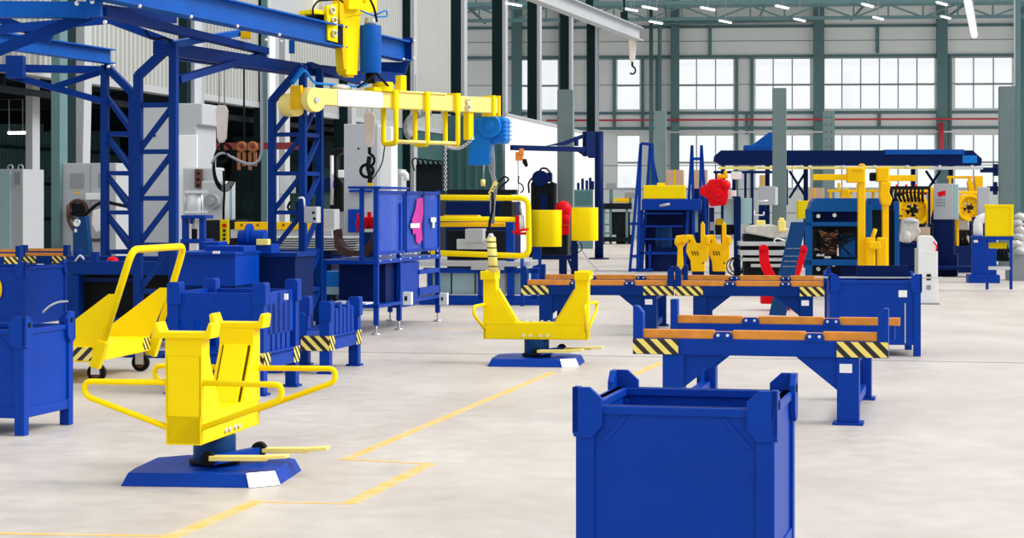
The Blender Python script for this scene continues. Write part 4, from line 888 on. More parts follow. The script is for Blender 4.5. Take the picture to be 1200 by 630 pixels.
t.tube('hose', 'black', [(84, 250), (98, 254), (112, 240), (122, 236), (150, 242)], .03, -.15, .3); t.tube('hose', 'brown', [(80, 240), (79, 258), (90, 275), (108, 282), (122, 280)], .03, -.12, .3)
t.poly('white_canister', 'white', [(108, 247), (120, 243), (120, 268), (112, 272), (107, 262)], -.3, .2, .02)
t = T('gauge_stand', 'mid blue gauge stand with a round white dial at far left', 'gauge', 95, 22.5, -12)
t.poly('body', 'midblue', [(85, 256), (100, 253), (105, 300), (104, 358.6), (86, 358.6)], 0, .15, .008); q = t.p(90, 261, -.02); g_ = t.add('dial', MB().cyl(q, q+Vector((0, .03, 0)), .055, 20), 'white'); t.add('dial_rim', MB().ring(q, (0, 1, 0), .055, .01, 20, 6), 'steel', 0, g_); t.add('needle', MB().bar(q-Vector((0, .01, 0)), q+Vector((.02, -.01, .03)), .006), 'black', 0, g_); t.b('name_plate', 'steel', 87, 268, 90, 272, -.02, .02)
t = T('milling_machine', 'tall light grey milling machine between the left lattice columns', 'machine', 200, 23, -10)
t.poly('column', 'grey', [(168, 121), (237, 121), (237, 146), (230, 146), (230, 330), (164, 330)], 0, 1.0, .015)
t.b('side_door', 'white', 208, 158, 231, 312, -.04, .04, .008); t.b('front_panel', 'grey', 168, 190, 200, 320, -.03, .03, .008); q = t.p(181, 159, -.02); t.add('lock', MB().cyl(q, q+Vector((0, .02, 0)), .02, 8), 'black')
t.b('spindle_head', 'grey', 214, 196, 252, 260, -.4, .5, .03); t.b('guide_rail', 'brown', 228, 198, 236, 220, -.46, .06)
m = MB()
for py in (203, 210, 217): q = t.p(232, py, -.47); m.cyl(q, q+Vector((0,.02,0)), .025, 8)
t.add('guide_bolt', m, 'black')
t = T('air_cylinder', 'ribbed white air cylinder standing on a blue frame by the milling machine', 'cylinder', 226, 19, -10)
a = t.p(226, 251, 0); m = MB(); m.cyl((a.x, .1, a.z), (a.x, .1, a.z+.28), .105, 20); t.add('barrel', m, 'white'); t.b('top_cap', 'steel', 216, 223, 237, 227, -.02, .24, .008); t.b('bottom_cap', 'steel', 216, 247, 237, 251, -.02, .24, .008)
m = MB()
for x in (216.8, 236.2): q0, q1 = t.p(x, 226, .0), t.p(x, 249, .0); m.cyl(q0, q1, .012, 8)
t.add('tie_rod', m, 'steel')
t.rr('frame', 'blue', [(212, 252, 240, 256, -.05, .35), (213, 256, 219, 300, 0, .1), (233, 256, 239, 300, 0, .1), (222, 256, 224, 262, 0, .1), (211, 280, 241, 285, -.05, .35), (206, 300, 244, 335, -.05, .35)], .005)
t.tube('piston_rod', 'white', [(226.5, 252), (226.5, 282)], .022, .1); t.b('rod_end', 'black', 224.5, 268, 229, 282, .05, .08)
t = T('chuck_lathe', 'grey lathe with round chuck behind the hanging yellow pendant', 'machine', 255, 22, -10)
t.b('headstock', 'grey', 236, 212, 262, 258, .0, .6, .02); q = t.p(247, 236, -.15)
t.add('chuck', MB().cyl(q, q+Vector((0, .15, 0)), .12, 24).cyl(q-Vector((0, .05, 0)), q, .06, 16), 'midgrey', .006)
t.b('bed', 'dark', 234, 258, 278, 330, 0, .6, .02); t.b('guard_window', 'panelteal', 252, 218, 272, 256, .3, .03)
t = T('triangle_rack', 'orange yellow beam with small black warning triangles', 'beam', 330, 21, -6)
t.b('beam', 'amber', 275, 260, 377, 269, 0, .15, .005); m = MB()
for px in (283, 293, 302, 332, 342, 352): m.prism([t.p(px-1.6, 264.5, -.003), t.p(px+1.6, 264.5, -.003), t.p(px, 261.6, -.003)], (0, -.004, 0))
t.add('warning_triangle', m, 'black'); t.b('white_base', 'grey', 270, 269, 389, 279, .02, .5, .005); t.b('side_plate', 'grey', 378, 245, 392, 278, .1, .4, .01)
for x in (274, 370): t.b('leg', 'dark', x, 278, x+8, 367, .1, .3)
t = T('sheet_stack', 'stack of thin grey steel sheets lying behind the middle lattice column', 'stack of sheets', 360, 19.6, -8)
for k in range(6):
    z = .98+k*.032; xo = random.uniform(-.06, .06); a = random.uniform(-.02, .02); m = MB(); m.pxy([(-.75+xo, -.1+a), (.72+xo, -.1-a), (.72+xo, .8), (-.75+xo, .8)], z, z+.016); t.add('steel_sheet', m, 'plastic' if k % 3 == 2 else 'steel')
t.rr('support', 'navy', [(315, 294, 388, 380, 0, .7)], .01)
t = T('grey_press', 'large plain light grey press column left of the blue mesh table', 'machine', 430, 21.5, -4)
t.b('column', 'grey', 403, 145, 443, 365, 0, .8, .01); t.b('side', 'white', 444, 148, 459, 330, .1, .7, .01); t.b('blue_door', 'blue', 408, 245, 424, 272, -.04, .04); t.b('blue_ledge', 'blue', 409, 222, 436, 225, -.1, .1); q = t.p(420, 174, -.01); t.add('lock', MB().cyl(q, q+Vector((0, .02, 0)), .015, 8), 'black')
t = T('drilling_machine', 'grey drilling machine with a pipe elbow beyond the press column', 'machine', 462, 24, -6)
t.b('head', 'grey', 452, 198, 471, 245, 0, .5, .02); q = t.p(468, 203, -.1); t.add('elbow', MB().tube(rounded([q, q+Vector((.12, 0, 0)), q+Vector((.12, 0, -.12))], .05), .045, 10), 'white'); t.b('guide', 'brown', 451, 204, 459, 218, -.03, .05); t.b('pedestal', 'midgrey', 452, 245, 474, 351, 0, .5)
t = T('robot_arm', 'black curved robot machine standing between lattice column and grey press', 'machine', 392, 23, -6)
t.poly('arm_body', 'black', [(386, 182), (390, 175), (402, 172), (402, 178), (394, 182), (394, 205), (402, 215), (402, 246), (386, 250)], 0, .35, .02); q = t.p(384, 216, -.1); t.add('rotor', MB().cyl(q, q+Vector((0, .3, 0)), .11, 16), 'navy'); t.tube('cover', 'steel', [(389, 182), (389, 240)], .03, -.08); t.b('white_part', 'white', 396, 199, 403, 208, -.15, .15, .01); t.b('plinth', 'midgrey', 380, 248, 404, 356, 0, .4)
t.tube('cable', 'black', [(340, 236), (336, 244), (348, 250), (372, 246), (386, 248)], .02, .1, .1); t.b('pump', 'navy', 346, 236, 362, 250, 0, .3, .02); t.b('bracket', 'steel', 328, 205, 342, 226, .3, .3)

# orange tongs behind
t = T('lifting_tongs', 'pair of brown orange lifting tongs hanging deep in the dark bay', 'tongs', 290, 26, -10)
m = MB()
for x in (283, 296): q = t.p(x, 172, 0); m.ring(q, (0, 1, 0), .07, .035, 16, 8); m.bar(q-Vector((.05, 0, .1)), q-Vector((.05, 0, .42)), .05); m.bar(q-Vector((-.05, 0, .1)), q-Vector((-.05, 0, .35)), .05)
t.add('tong_pair', m, 'dimorange'); t.b('red_beam', 'dimred', 236, 167, 350, 175, .3, .15); t.tube('hanger', 'dark', [(286, 175), (286, 80)], .02, .3)

# dark blue stations at left
t = T('steel_workstation', 'dark blue machine frame with a black opening behind the yellow trolley', 'machine', 82, 16.2, -12)
t.rr('frame', 'tower', [(78, 306, 214, 322, 0, .15), (78, 322, 92, 392, 0, .15), (200, 322, 214, 388, 0, .15), (78, 300, 214, 306, .5, .15), (92, 372, 200, 385, 0, .1)], .01)
t.b('opening_shade', 'black', 90, 322, 202, 374, .25, .5); t.rr('top_lug', 'tower', [(86, 293, 93, 307, 0, .1), (106, 295, 113, 307, 0, .1), (185, 294, 200, 307, 0, .15)], .005); t.tube('hook_bar', 'steel', [(88, 306), (94, 298), (99, 304)], .012, -.04, .03)  # black block filling the opening stands in for the shade inside it
t.b('opening_edge', 'navy', 94, 326, 160, 330, .1, .1)
for x in (126, 190): t.add('red_cap', MB().ball(t.p(x+6, 306, .3), .07, 1, 1, .8), 'red')
t.tube('hose', 'steel', [(50, 366), (58, 358), (70, 353), (80, 353)], .012, -.05, .1)
t = T('blue_container', 'plain bright blue steel container right of the left lattice column', 'container', 240, 15.8, -12)
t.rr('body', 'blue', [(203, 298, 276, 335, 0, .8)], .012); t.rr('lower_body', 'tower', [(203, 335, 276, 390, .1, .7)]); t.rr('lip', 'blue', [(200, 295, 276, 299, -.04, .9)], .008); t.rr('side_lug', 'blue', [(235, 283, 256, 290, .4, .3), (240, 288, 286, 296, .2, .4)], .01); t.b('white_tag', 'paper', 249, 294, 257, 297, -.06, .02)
t = T('blue_container', 'darker navy steel container between bright blue container and middle lattice column', 'container', 300, 16.4, -12)
t.rr('body', 'navy', [(277, 300, 346, 392, 0, .7)], .012); t.rr('lip', 'tower', [(274, 296, 348, 301, -.03, .76)], .006)
t = T('blue_winch', 'small blue winch with a yellow coupling on the containers', 'winch', 295, 16.4, -12)
q = t.p(300, 278, 0); t.add('drum', MB().cyl(q-Vector((.2, 0, 0)), q+Vector((.12, 0, 0)), .085, 18), 'blue', .005); t.add('side_plate', MB().cyl(q+Vector((-.1, 0, .03)), q+Vector((-.06, 0, .03)), .13, 18), 'blue'); t.b('base', 'blue', 276, 286, 318, 297, -.05, .3, .006); t.b('coupling', 'paleyellow', 300, 280, 314, 287, -.12, .1, .008)
t = T('side_frame', 'low blue frame table left of the mesh screen table', 'frame', 378, 19.6, -12)
t.rr('top_rail', 'blue', [(376, 299, 400, 305, 0, .5)], .005); t.b('leg', 'blue', 377, 305, 381, 376, 0, .06); t.tube('strap', 'black', [(384, 320), (390, 345), (396, 360)], .03, -.05, .1); t.b('lower_shelf', 'panelteal', 384, 336, 408, 342, .05, .4)

# ================================================================= JIB CRANE AND MACHINES IN THE MIDDLE
t = T('jib_crane', 'navy jib crane with orange chain hoist in front of the white booth', 'crane', 702, 42, 42)
q = t.p(702, 160, 0); t.add('mast', MB().cyl((q.x, 0, 0), (q.x, 0, t.p(702, 154).z), .13, 20), 'navy'); t.add('mast_flange', MB().cyl((q.x, 0, 0), (q.x, 0, .04), .3, 20), 'navy')
t.b('jib_beam', 'navy', 601, 171, 692, 177, -.06, .12, .006); t.poly('haunch', 'navy', [(640, 171), (660, 166), (690, 155), (690, 159), (663, 170)], -.03, .06)
t.rr('bracket', 'navy', [(687, 154, 697, 183, -.08, .16), (675, 160, 678, 171, -.04, .08), (692, 178, 698, 185, -.05, .1)], .005); t.poly('knee', 'navy', [(678, 177), (687, 183), (692, 183), (683, 177)], -.04, .08); t.tube('hook', 'black', [(680, 177), (686, 183)], .02, -.05)
t = T('chain_hoist', 'orange chain hoist hanging on the navy jib beam', 'hoist', 608, 40.4, 0)
t.rr('housing', 'orange', [(604, 178, 613, 188, -.1, .2), (608, 174, 614, 182, -.12, .22)], .02); t.poly('bag', 'black', [(613, 186), (617, 186), (619, 194), (616, 196), (612, 190)], -.1, .15, .01); t.tube('chain', 'midgrey', [(607, 188), (607.5, 240)], .012, 0)
t.tube('pendant_hook', 'dark', [(608, 206), (607, 214), (612, 216), (614, 222), (610, 226)], .02, 0, .05)
t = T('press_machine', 'dark hydraulic press with motor on top behind left yellow drum guard', 'machine', 636, 43.5, -6)
t.b('frame', 'dark', 622, 214, 650, 292, 0, .9, .02); t.b('motor', 'navy', 626, 202, 646, 213, .1, .5, .03); q = t.p(633, 209, .0); t.add('motor_drum', MB().cyl(q-Vector((0, .1, 0)), q+Vector((0, .3, 0)), .25, 18), 'navy')
t.tube('hose', 'black', [(632, 202), (634, 197), (641, 197), (645, 203)], .03, 0, .1); t.tube('hose', 'black', [(626, 206), (619, 214), (620, 226)], .03, 0, .1); t.rr('column', 'black', [(623, 213, 627, 290, -.1, .1), (645, 213, 649, 290, -.1, .1)]); t.b('fin', 'navy', 633, 228, 642, 246, -.05, .05); t.b('base', 'dark', 620, 288, 655, 301.3, 0, .8)
t = T('tool_cabinet', 'dark green steel tool cabinet behind right yellow drum guard', 'cabinet', 684, 52, -6)
t.b('body', 'teal', 671, 222, 695, 291.3, 0, .6, .01); t.b('frame', 'bayteal', 673, 224, 693, 240, -.02, .02); t.b('edge', 'white', 695, 222, 696, 300, 0, .5)
m = MB()
for x, h in ((676, 214), (681, 209), (686, 211), (690, 208), (693, 212)): t.R(m, x, h, x+3, 222, .1, .15)
t.add('tools_on_top', m, 'navy', .01)
t = T('drill_station', 'dark bench drilling station left of the blue stairs', 'machine', 720, 58, -5)
t.rr('table', 'dark', [(703, 238, 740, 245, 0, .8)], .02); t.rr('leg', 'teal', [(706, 245, 709, 286, .1, .1), (714, 245, 717, 286, .2, .1), (733, 245, 736, 286, .1, .1), (706, 262, 717, 264, .15, .1), (706, 272, 717, 274, .15, .1)], .01)
t.rr('machine_block', 'dark', [(716, 248, 738, 275, .3, .5), (722, 275, 740, 286, .3, .5)], .02); t.b('yellow_lid', 'amber', 720, 232, 737, 237, .1, .4, .01); t.rr('vise', 'midgrey', [(710, 214, 722, 222, .3, .3), (732, 225, 744, 232, .3, .3)], .02); t.tube('lever', 'black', [(703, 240, -.1), (730, 243, -.1)], .03); t.rr('stem', 'teal', [(714, 222, 718, 238, .35, .2), (736, 231, 740, 240, .35, .2)])
t.rr('foot', 'dark', [(704, 278, 742, 283, 0, .9)])

# blue stair platform
t = T('platform_stairs', 'blue steel platform stairs with tall leaning side frames and yellow top box', 'platform', 780, 34, -6)
def leg(pts, r=.035, d=0, part='side_frame'):
    m = MB()
    for (x0, y0), (x1, y1) in pts: m.bar(t.p(x0, y0, d), t.p(x1, y1, d), r*2)
    return t.add(part, m, 'blue', .004)
leg([((751, 168), (738, 318)), ((751, 168), (747, 318)), ((738, 262), (748, 262)), ((738, 300), (748, 300)), ((738, 316), (765, 316))]); leg([((762, 169), (752, 318)), ((762, 169), (768, 222)), ((751, 168), (762, 169))], d=.8)
leg([((811, 170), (802, 318)), ((811, 170), (813, 285)), ((822, 170), (829, 285)), ((812, 186), (824, 186)), ((822, 170), (820, 250))], d=.2); leg([((764, 168), (766, 215)), ((765, 190), (772, 222))], r=.04, d=1.2)
t.b('yellow_box', 'yellow', 754, 217, 803, 233, -.05, .9, .02); t.b('box_lip', 'yellow', 770, 214, 779, 217, .2, .2); t.b('platform_deck', 'blue', 752, 233, 822, 246, -.08, 1.2, .02)
t.rr('cross_rail', 'blue', [(752, 249, 800, 251, .1, .08), (752, 264, 800, 266, .1, .08), (752, 279, 800, 281, .1, .08), (748, 295, 800, 298, .1, .08), (748, 246, 754, 318, .1, .1), (760, 286, 763, 318, .1, .1)]); t.b('back_board', 'navy', 756, 246, 812, 318, .9, .1)
q = t.p(778, 278, .5); t.add('motor', MB().cyl((q.x, .5, q.z-.28), (q.x, .5, q.z+.25), .20, 20), 'midblue', .02); t.b('motor_base', 'navy', 765, 290, 795, 318, .3, .4); t.tube('tape', 'grey', [(773, 241), (785, 239)], .03, -.2)
t.b('white_strip', 'panelteal', 814, 241, 818, 272, .3, .05)
for i, (x0, x1, y0, y1, Y, lb) in enumerate([(780, 801, 199, 222, 42, 'cardboard box behind the yellow platform box'), (813, 829, 199, 221, 42.5, 'cardboard box between the blue stair frame and red gearbox'), (944, 966, 220, 236, 40, 'cardboard box right of the steel x braced frame'), (890, 899, 205, 218, 41, 'small cardboard box left of the grey switch box')]):
    t = T('cardboard_box', lb, 'box', x0, Y, -8, 'cardboard boxes among the far machines'); t.b('carton', 'card', x0, y0, x1, y1, 0, .5, .01); t.b('tape', 'amber', (x0+x1)/2-1, y0-.1, (x0+x1)/2+1, y1, -.005, .005); t.b('storage_rack', 'navy', x0-1, y1, x1+1, 240+EYE*F0/Y, 0, .5)

# red gearbox machine
t = T('gearbox_machine', 'navy column machine with a bright red gearbox and pale side panels', 'machine', 850, 31, -6)
t.poly('red_gearbox', 'red', [(820, 220), (829, 215), (831, 210), (846, 209), (853, 213), (854, 229), (851, 240), (832, 242), (829, 232), (820, 228)], -.3, .45, .04); q = t.p(842, 226, -.35); t.add('gear_flange', MB().cyl(q, q+Vector((0, .1, 0)), .2, 18).cyl(q-Vector((0, .06, 0)), q, .1, 14), 'red', .02)
q = t.p(850, 217, -.3); t.add('gear_elbow', MB().ball(q, .12), 'red'); t.b('white_panel', 'panelteal', 848, 233, 860, 263, 0, .05, .005); t.b('white_panel', 'panelteal', 868, 232, 881, 262, 0, .05, .005); t.b('column', 'navy', 860, 230, 868, 326, -.1, .3, .01); t.b('mast', 'navy', 831, 243, 837, 322, 0, .2, .01)
t.rr('top_frame', 'navy', [(836, 200, 905, 203, .2, .1), (838, 203, 841, 215, .2, .1), (858, 203, 862, 232, .2, .1), (880, 200, 883, 300, .3, .1), (872, 203, 875, 232, .2, .1)], .005)
t.b('white_box', 'white', 857, 201, 869, 210, -.05, .2, .01); t.b('white_box', 'white', 856, 223, 863, 230, -.12, .1, .01); t.rr('yellow_valve', 'amber', [(839, 256, 848, 264, .1, .2), (840, 204, 853, 209, .0, .2), (848, 200, 852, 204, 0, .1)], .02); t.b('switch', 'midgrey', 832, 260, 838, 270, -.05, .05); t.rr('lower_block', 'dark', [(838, 263, 860, 275, .1, .3), (870, 275, 884, 322, .1, .4)], .02)
m = MB()
for k in range(4): q = t.p(862+k*2, 312-k, -.2); m.ring(q, (.3*k, 1, .2), .2-.03*k, .015, 16, 5)
t.add('cable_coil', m, 'black')
t.tube('chrome_lever', 'chrome', [(884, 247), (884, 252), (895, 252), (895, 248)], .015, 0, .02); t.tube('chrome_lever', 'chrome', [(885, 236), (900, 235)], .012, .1)
# yellow clamps row
def clampu(label, dx, Y=27, slot=True, arm=0):
    t = T('pipe_gripper', label, 'clamp', 812+dx, Y, -6, 'amber yellow clamp heads behind the benches')
    X = lambda x: x+dx
    t.poly('body', 'amber', [(X(806), 275), (X(812), 275), (X(816), 285), (X(821), 285), (X(821), 263), (X(823), 259), (X(826), 263), (X(826), 275), (X(830), 277), (X(830), 304), (X(826), 307), (X(826), 318), (X(810), 318), (X(809), 305), (X(804), 295)], 0, .25, .015)
    if slot:
        m = MB()
        for k in range(3): m.prism([t.p(X(810)+k*3, 294, -.004), t.p(X(811.2)+k*3, 294, -.004), t.p(X(813.2)+k*3, 299, -.004), t.p(X(812)+k*3, 299, -.004)], (0, -.003, 0))
        t.add('slot_marks', m, 'black')
    t.rr('jaw', 'amber', [(X(803), 275, X(810), 281, -.06, .3), (X(827), 277, X(832), 286, -.05, .3)], .02); t.b('stand', 'navy', X(811), 316, X(825), 240+EYE*F0/Y, .05, .2)
    m = MB(); [m.cyl(t.p(X(a), b, -.02), t.p(X(a), b, 0), .015, 8) for a, b in ((808, 283), (828, 282), (824, 308))]; t.add('bolt', m, 'dark')
    return t
clampu('middle amber clamp head with slot marks and tall fin', 0); clampu('right amber clamp head with slot marks, beside the navy column', 25, 27.3)
t = T('pipe_gripper', 'left amber clamp head, lumpy and without slot marks', 'clamp', 797, 27, -6, 'amber yellow clamp heads behind the benches')
t.poly('body', 'amber', [(792, 276), (803, 275), (804, 285), (800, 290), (801, 312), (797, 318), (793, 318), (794, 290), (790, 285)], 0, .25, .02); q = t.p(795, 281, -.05); t.add('knob', MB().cyl(q, q+Vector((0, .1, 0)), .07, 12).cyl(q+Vector((.12, 0, 0)), q+Vector((.12, .1, 0)), .06, 12), 'amber'); t.b('stand', 'navy', 792, 316, 801, 338, .05, .2)

# silver sheet stack and red bars
t = T('sheet_metal_stack', 'pile of wrapped silvery sheet metal on a dark rack', 'stack of sheets', 900, 29, -4)
t.add('wrapped_sheet', MB().prism([t.p(x, y, 0) for x, y in ((873, 268), (880, 264), (905, 263), (926, 268), (926, 278), (905, 279), (885, 275), (874, 273))], (0, .8, 0)), 'plastic', .03)
t.rr('steel_sheet', 'steel', [(866, 283, 920, 288, -.1, .9), (867, 293, 922, 299, -.1, .9), (869, 302, 922, 306, -.05, .8), (880, 309, 924, 313, 0, .8)], .01); t.rr('rack', 'dark', [(872, 274, 915, 283, .1, .7), (868, 288, 920, 293, .1, .7), (872, 299, 920, 332, .2, .6)], .01)
t.rr('yellow_block', 'paleyellow', [(886, 258, 897, 264, .1, .2), (912, 258, 921, 271, -.05, .2), (913, 255, 919, 258, 0, .1)], .02); t.tube('white_wire', 'white', [(908, 286), (907, 280), (912, 279), (920, 282)], .015, -.15, .05)
t = T('red_stand', 'bright red bent bar stand crossing behind the blue perforated sheet', 'stand', 910, 21.5, -4)
def bent(part, pts, d, w):
    m = MB(); P = rounded([t.p(x, y, d) for x, y in pts], .3); 
    for i in range(len(P)-1): m.bar(P[i], P[i+1], w, .09, up=(0, 1, 0))
    m.cyl(P[0]-Vector((0, .045, 0)), P[0]+Vector((0, .045, 0)), w/2, 16); return t.add(part, m, 'red')
# bars as flat bent plates
def flat(part, pts, w, d):
    P = rounded([t.p(x, y, d) for x, y in pts], .25); L = []; R = []
    for i, p in enumerate(P):
        a = P[max(0, i-1)]; b = P[min(len(P)-1, i+1)]; tt = (b-a).normalized(); n = Vector((-tt.z, 0, tt.x))*w/2; L.append(p+n); R.append(p-n)
    m = MB(); m.prism(L+R[::-1], (0, .06, 0)); m.cyl(P[0], P[0]+Vector((0, .06, 0)), w/2, 18); return t.add(part, m, 'red', .005)
flat('bent_bar', [(895, 292), (896, 310), (912, 340), (912, 368)], .145, 0); flat('bent_bar', [(941, 292), (936, 310), (926, 340), (920, 366)], .13, .25)
t.rr('base', 'red', [(892, 345, 936, 356, .1, .3)], .01)
t = T('perforated_sheet', 'dark blue perforated sheet leaning between the red bars', 'sheet', 925, 20.3, -4)
m = MB(); P = [t.p(927, 260, .35), t.p(945, 260, .35), t.p(921, 372, 0), t.p(901, 369, 0)]; P[2].z = max(P[2].z, .02); P[3].z = max(P[3].z, .02); m.prism(P, (0, .02, 0)); t.add('sheet', m, 'midblue')
m = MB()
for r_, (yy) in enumerate((291, 300, 306, 312)):
    for k in range(9):
        f = (yy-260)/110; x = 927-f*25+2.5+k*1.75; d_ = .35*(1-f)-.012; q = t.p(x, yy, d_); m.cyl(q, q+Vector((0, .01, 0)), .007, 6)
t.add('perforation', m, 'grey')
t = T('rope_bundle', 'tan twisted bundle of rope lying under the far right bench', 'rope', 930, 19.0, -4)
m = MB(); [m.tube([(-.3+k*.03, .02*sin(k+j), .03+.02*j+.012*cos(k*1.3+j)) for k in range(20)], .014, 6) for j in range(3)]; t.add('strands', m, 'amber')

# blue machine cabinet right
t = T('machine_cabinet', 'blue open shelved machine cabinet full of motors and cables', 'machine', 985, 25, -4)
t.rr('frame', 'cabinetblue', [(944, 245, 952, 346.7, 0, .1), (1014, 240, 1022, 346.7, 0, .1), (944, 260, 1016, 265, 0, .15), (944, 304, 1016, 311, 0, .15), (1048, 236, 1054, 338, .5, .1), (944, 330, 1016, 338, 0, .1)], .01)
t.poly('top_hood', 'cabinetblue', [(948, 248), (952, 236), (956, 232), (1014, 232), (1016, 238), (1016, 248)], -.02, .8, .01); t.b('rear_hood', 'cabinetblue', 1018, 232, 1034, 246, .4, .4, .01); t.b('back_board', 'dark', 950, 247, 1016, 338, .6, .05); t.b('side_board', 'dark', 1022, 246, 1048, 320, .6, .05)
t.b('motor', 'cabinetblue', 985, 274, 1003, 302, .15, .3, .02); t.rr('terminal_box', 'dark', [(988, 271, 999, 277, .1, .2), (1004, 276, 1008, 300, .1, .1), (953, 268, 958, 300, .1, .1)], .01)
m = MB()
for k in range(7): m.tube(rounded([t.p(960+k, 270+k*2, .2), t.p(972, 275+k*3, .12), t.p(981, 270+k*4, .2)], .2), .018, 6)
t.add('wiring_harness', m, 'copper')
m = MB(); [m.tube(rounded([t.p(954+random.uniform(0, 8), 268+random.uniform(0, 30), .1), t.p(962+random.uniform(0, 14), 268+random.uniform(0, 34), .05), t.p(984+random.uniform(0, 26), 268+random.uniform(0, 34), .1)], .2), .012, 6) for k in range(9)]; t.add('black_cables', m, 'black'); t.rr('winding_block', 'brown', [(963, 272, 983, 298, .3, .2)], .02); t.rr('small_part', 'steel', [(1006, 270, 1011, 274, .15, .1), (954, 290, 960, 294, .1, .1), (966, 300, 974, 303, .1, .1)], .01); t.rr('shelf_unit', 'navy', [(985, 312, 1012, 330, .15, .3), (953, 248, 1014, 260, .4, .1)], .01)
m = MB()
for px, py in ((959, 253), (978, 252), (959, 315), (977, 310)): q = t.p(px, py, .05); m.cyl(q, q+Vector((0, .05, 0)), .035, 16)
t.add('gauge', m, 'white'); m = MB()
for px, py in ((959, 315), (977, 310)): q = t.p(px, py, .045); m.bar(q-Vector((.02, 0, .02)), q+Vector((.02, 0, .02)), .008)
t.add('gauge_needle', m, 'black'); t.rr('white_part', 'white', [(981, 283, 983, 300, .1, .05), (956, 297, 966, 300, .1, .1)], .005)
# amber lifting grabs
def grab(label, x0, ytop, Y, hw, extra):
    t = T('lifting_grab', label, 'lifting grab', x0, Y, -4, 'amber lifting grabs on the blue cabinet')
    t.rr('upright', 'amber', [(x0-hw, ytop, x0+hw, 350, 0, .14)], .015); m = MB(); m.ring(t.p(x0, ytop-3, .07), (0, 1, 0), .05, .018, 14, 6); t.add('eye', m, 'amber'); return t
t = grab('left amber lifting grab with a long horizontal arm', 1010, 199, 24.2, 4.2, 0); t.rr('arm', 'amber', [(953, 204, 1000, 211, 0, .12)], .01); t.rr('head_block', 'amber', [(993, 196, 1014, 214, -.05, .24), (1000, 196, 1012, 200, -.08, .28)], .02); t.rr('jaw', 'amber', [(1015, 278, 1026, 313, -.15, .15), (1018, 283, 1032, 292, -.2, .2)], .02); t.tube('jaw_lever', 'amber', [(1022, 280), (1026, 268)], .035, -.1)
t = grab('right amber lifting grab with short arm and curved claw', 1038, 202, 24.6, 3.6, 0); t.rr('arm', 'amber', [(1036, 205, 1074, 212, 0, .12)], .01); t.rr('head_block', 'amber', [(1028, 196, 1042, 213, -.05, .24)], .02); t.poly('claw', 'amber', [(1032, 213), (1045, 213), (1042, 225), (1046, 233), (1043, 241), (1034, 240), (1031, 230)], -.08, .25, .02); t.rr('jaw', 'amber', [(1028, 278, 1040, 313, -.15, .15)], .03); t.b('dark_motor', 'black', 1020, 202, 1028, 212, .1, .2, .02)

# far blue overhead gantry
t = T('far_gantry', 'long dark blue far gantry over the yellow machines, chamfered at both ends', 'gantry', 990, 36, -4)
t.poly('box_girder', 'navy', [(838, 182), (845, 176), (1140, 176), (1151, 186), (1150, 194), (845, 193), (837, 188)], 0, .9, .01)
t.b('upper_cover', 'gantry', 1037, 175, 1130, 181, -.05, .6, .005); t.rr('end_window', 'azure', [(1128, 182, 1145, 191, -.02, .02)]); t.b('crane_rail', 'paleyellow', 842, 195, 1090, 198, -.06, .12); t.b('crane_rail_end', 'steel', 1090, 195, 1152, 198.5, -.06, .12); t.b('trolley', 'gantry', 872, 170, 905, 177, .2, .5, .01); t.poly('trolley_arm', 'gantry', [(880, 171), (901, 155), (905, 155), (905, 172)], .3, .1)
for x in (845, 897, 942, 1068, 1112): t.b('leg', 'navy', x, 194, x+5, 240+EYE*F0/36.5, .6, .15, .005)
def strut(pts, r=.03, mat='navy', part='x_brace', d=.65):
    m = MB()
    for (x0, y0), (x1, y1) in pts: m.bar(t.p(x0, y0, d), t.p(x1, y1, d), r*2)
    t.add(part, m, mat)
strut([((925, 200), (945, 232)), ((945, 200), (925, 232)), ((922, 196), (922, 240))]); strut([((1085, 200), (1112, 240)), ((1102, 200), (1085, 225))])
m = MB()
for x in (892, 938, 948, 987, 1024, 1062, 1100, 1138): t.R(m, x, 193.5, x+3, 196.5, -.1, .1)
t.add('rail_clamp', m, 'white')
t.rr('end_bumper', 'navy', [(1150, 196, 1168, 202, .1, .2), (1165, 192, 1170, 206, .1, .2), (1158, 218, 1170, 224, .1, .2), (1165, 213, 1169, 228, .1, .2)], .005)
# yellow reel machines
def reel(label, px, py, r, Y, dark=True):
    t = T('cable_reel', label, 'reel', px, Y, 10, 'yellow reels under the far gantry'); R_ = r*Y/F0; q = t.p(px, py, 0)
    t.add('reel_rim', MB().hollow(q, q+Vector((0, .28, 0)), R_, R_*.78), 'amber', .01); t.add('reel_core', MB().hollow(q+Vector((0, .10, 0)), q+Vector((0, .16, 0)), R_*.8, R_*.4), 'amber')
    t.add('hub', MB().cyl(q+Vector((0, -.05, 0)), q+Vector((0, .3, 0)), R_*.18, 12), 'dark'); m = MB()
    for k in range(5): a = k*2*pi/5+.4; m.bar(q+Vector((R_*.15*cos(a), .1, R_*.15*sin(a))), q+Vector((R_*.8*cos(a), .1, R_*.8*sin(a))), .05)
    t.add('spoke', m, 'amber'); t.rr('frame', 'amber', [(px-r, py+r*.5, px-r+3, 292, .3, .1), (px+r-3, py-r*1.4, px+r, 292, .3, .1), (px-r, py-r*1.2, px+r, py-r*1.2+3, .3, .1)], .01); t.b('plinth', 'navy', px-r-4, 288, px+r+4, 240+EYE*F0/(Y+.15), .2, .4)
    return t
reel('larger yellow reel left of the grey control cabinet', 1071, 246, 20, 33.4); reel('smaller yellow reel right of the grey control cabinet', 1137, 243, 16, 33.4)
t = T('yellow_machine', 'cluster of yellow frames and valves behind the blue cabinet', 'machine', 1010, 34, -4)
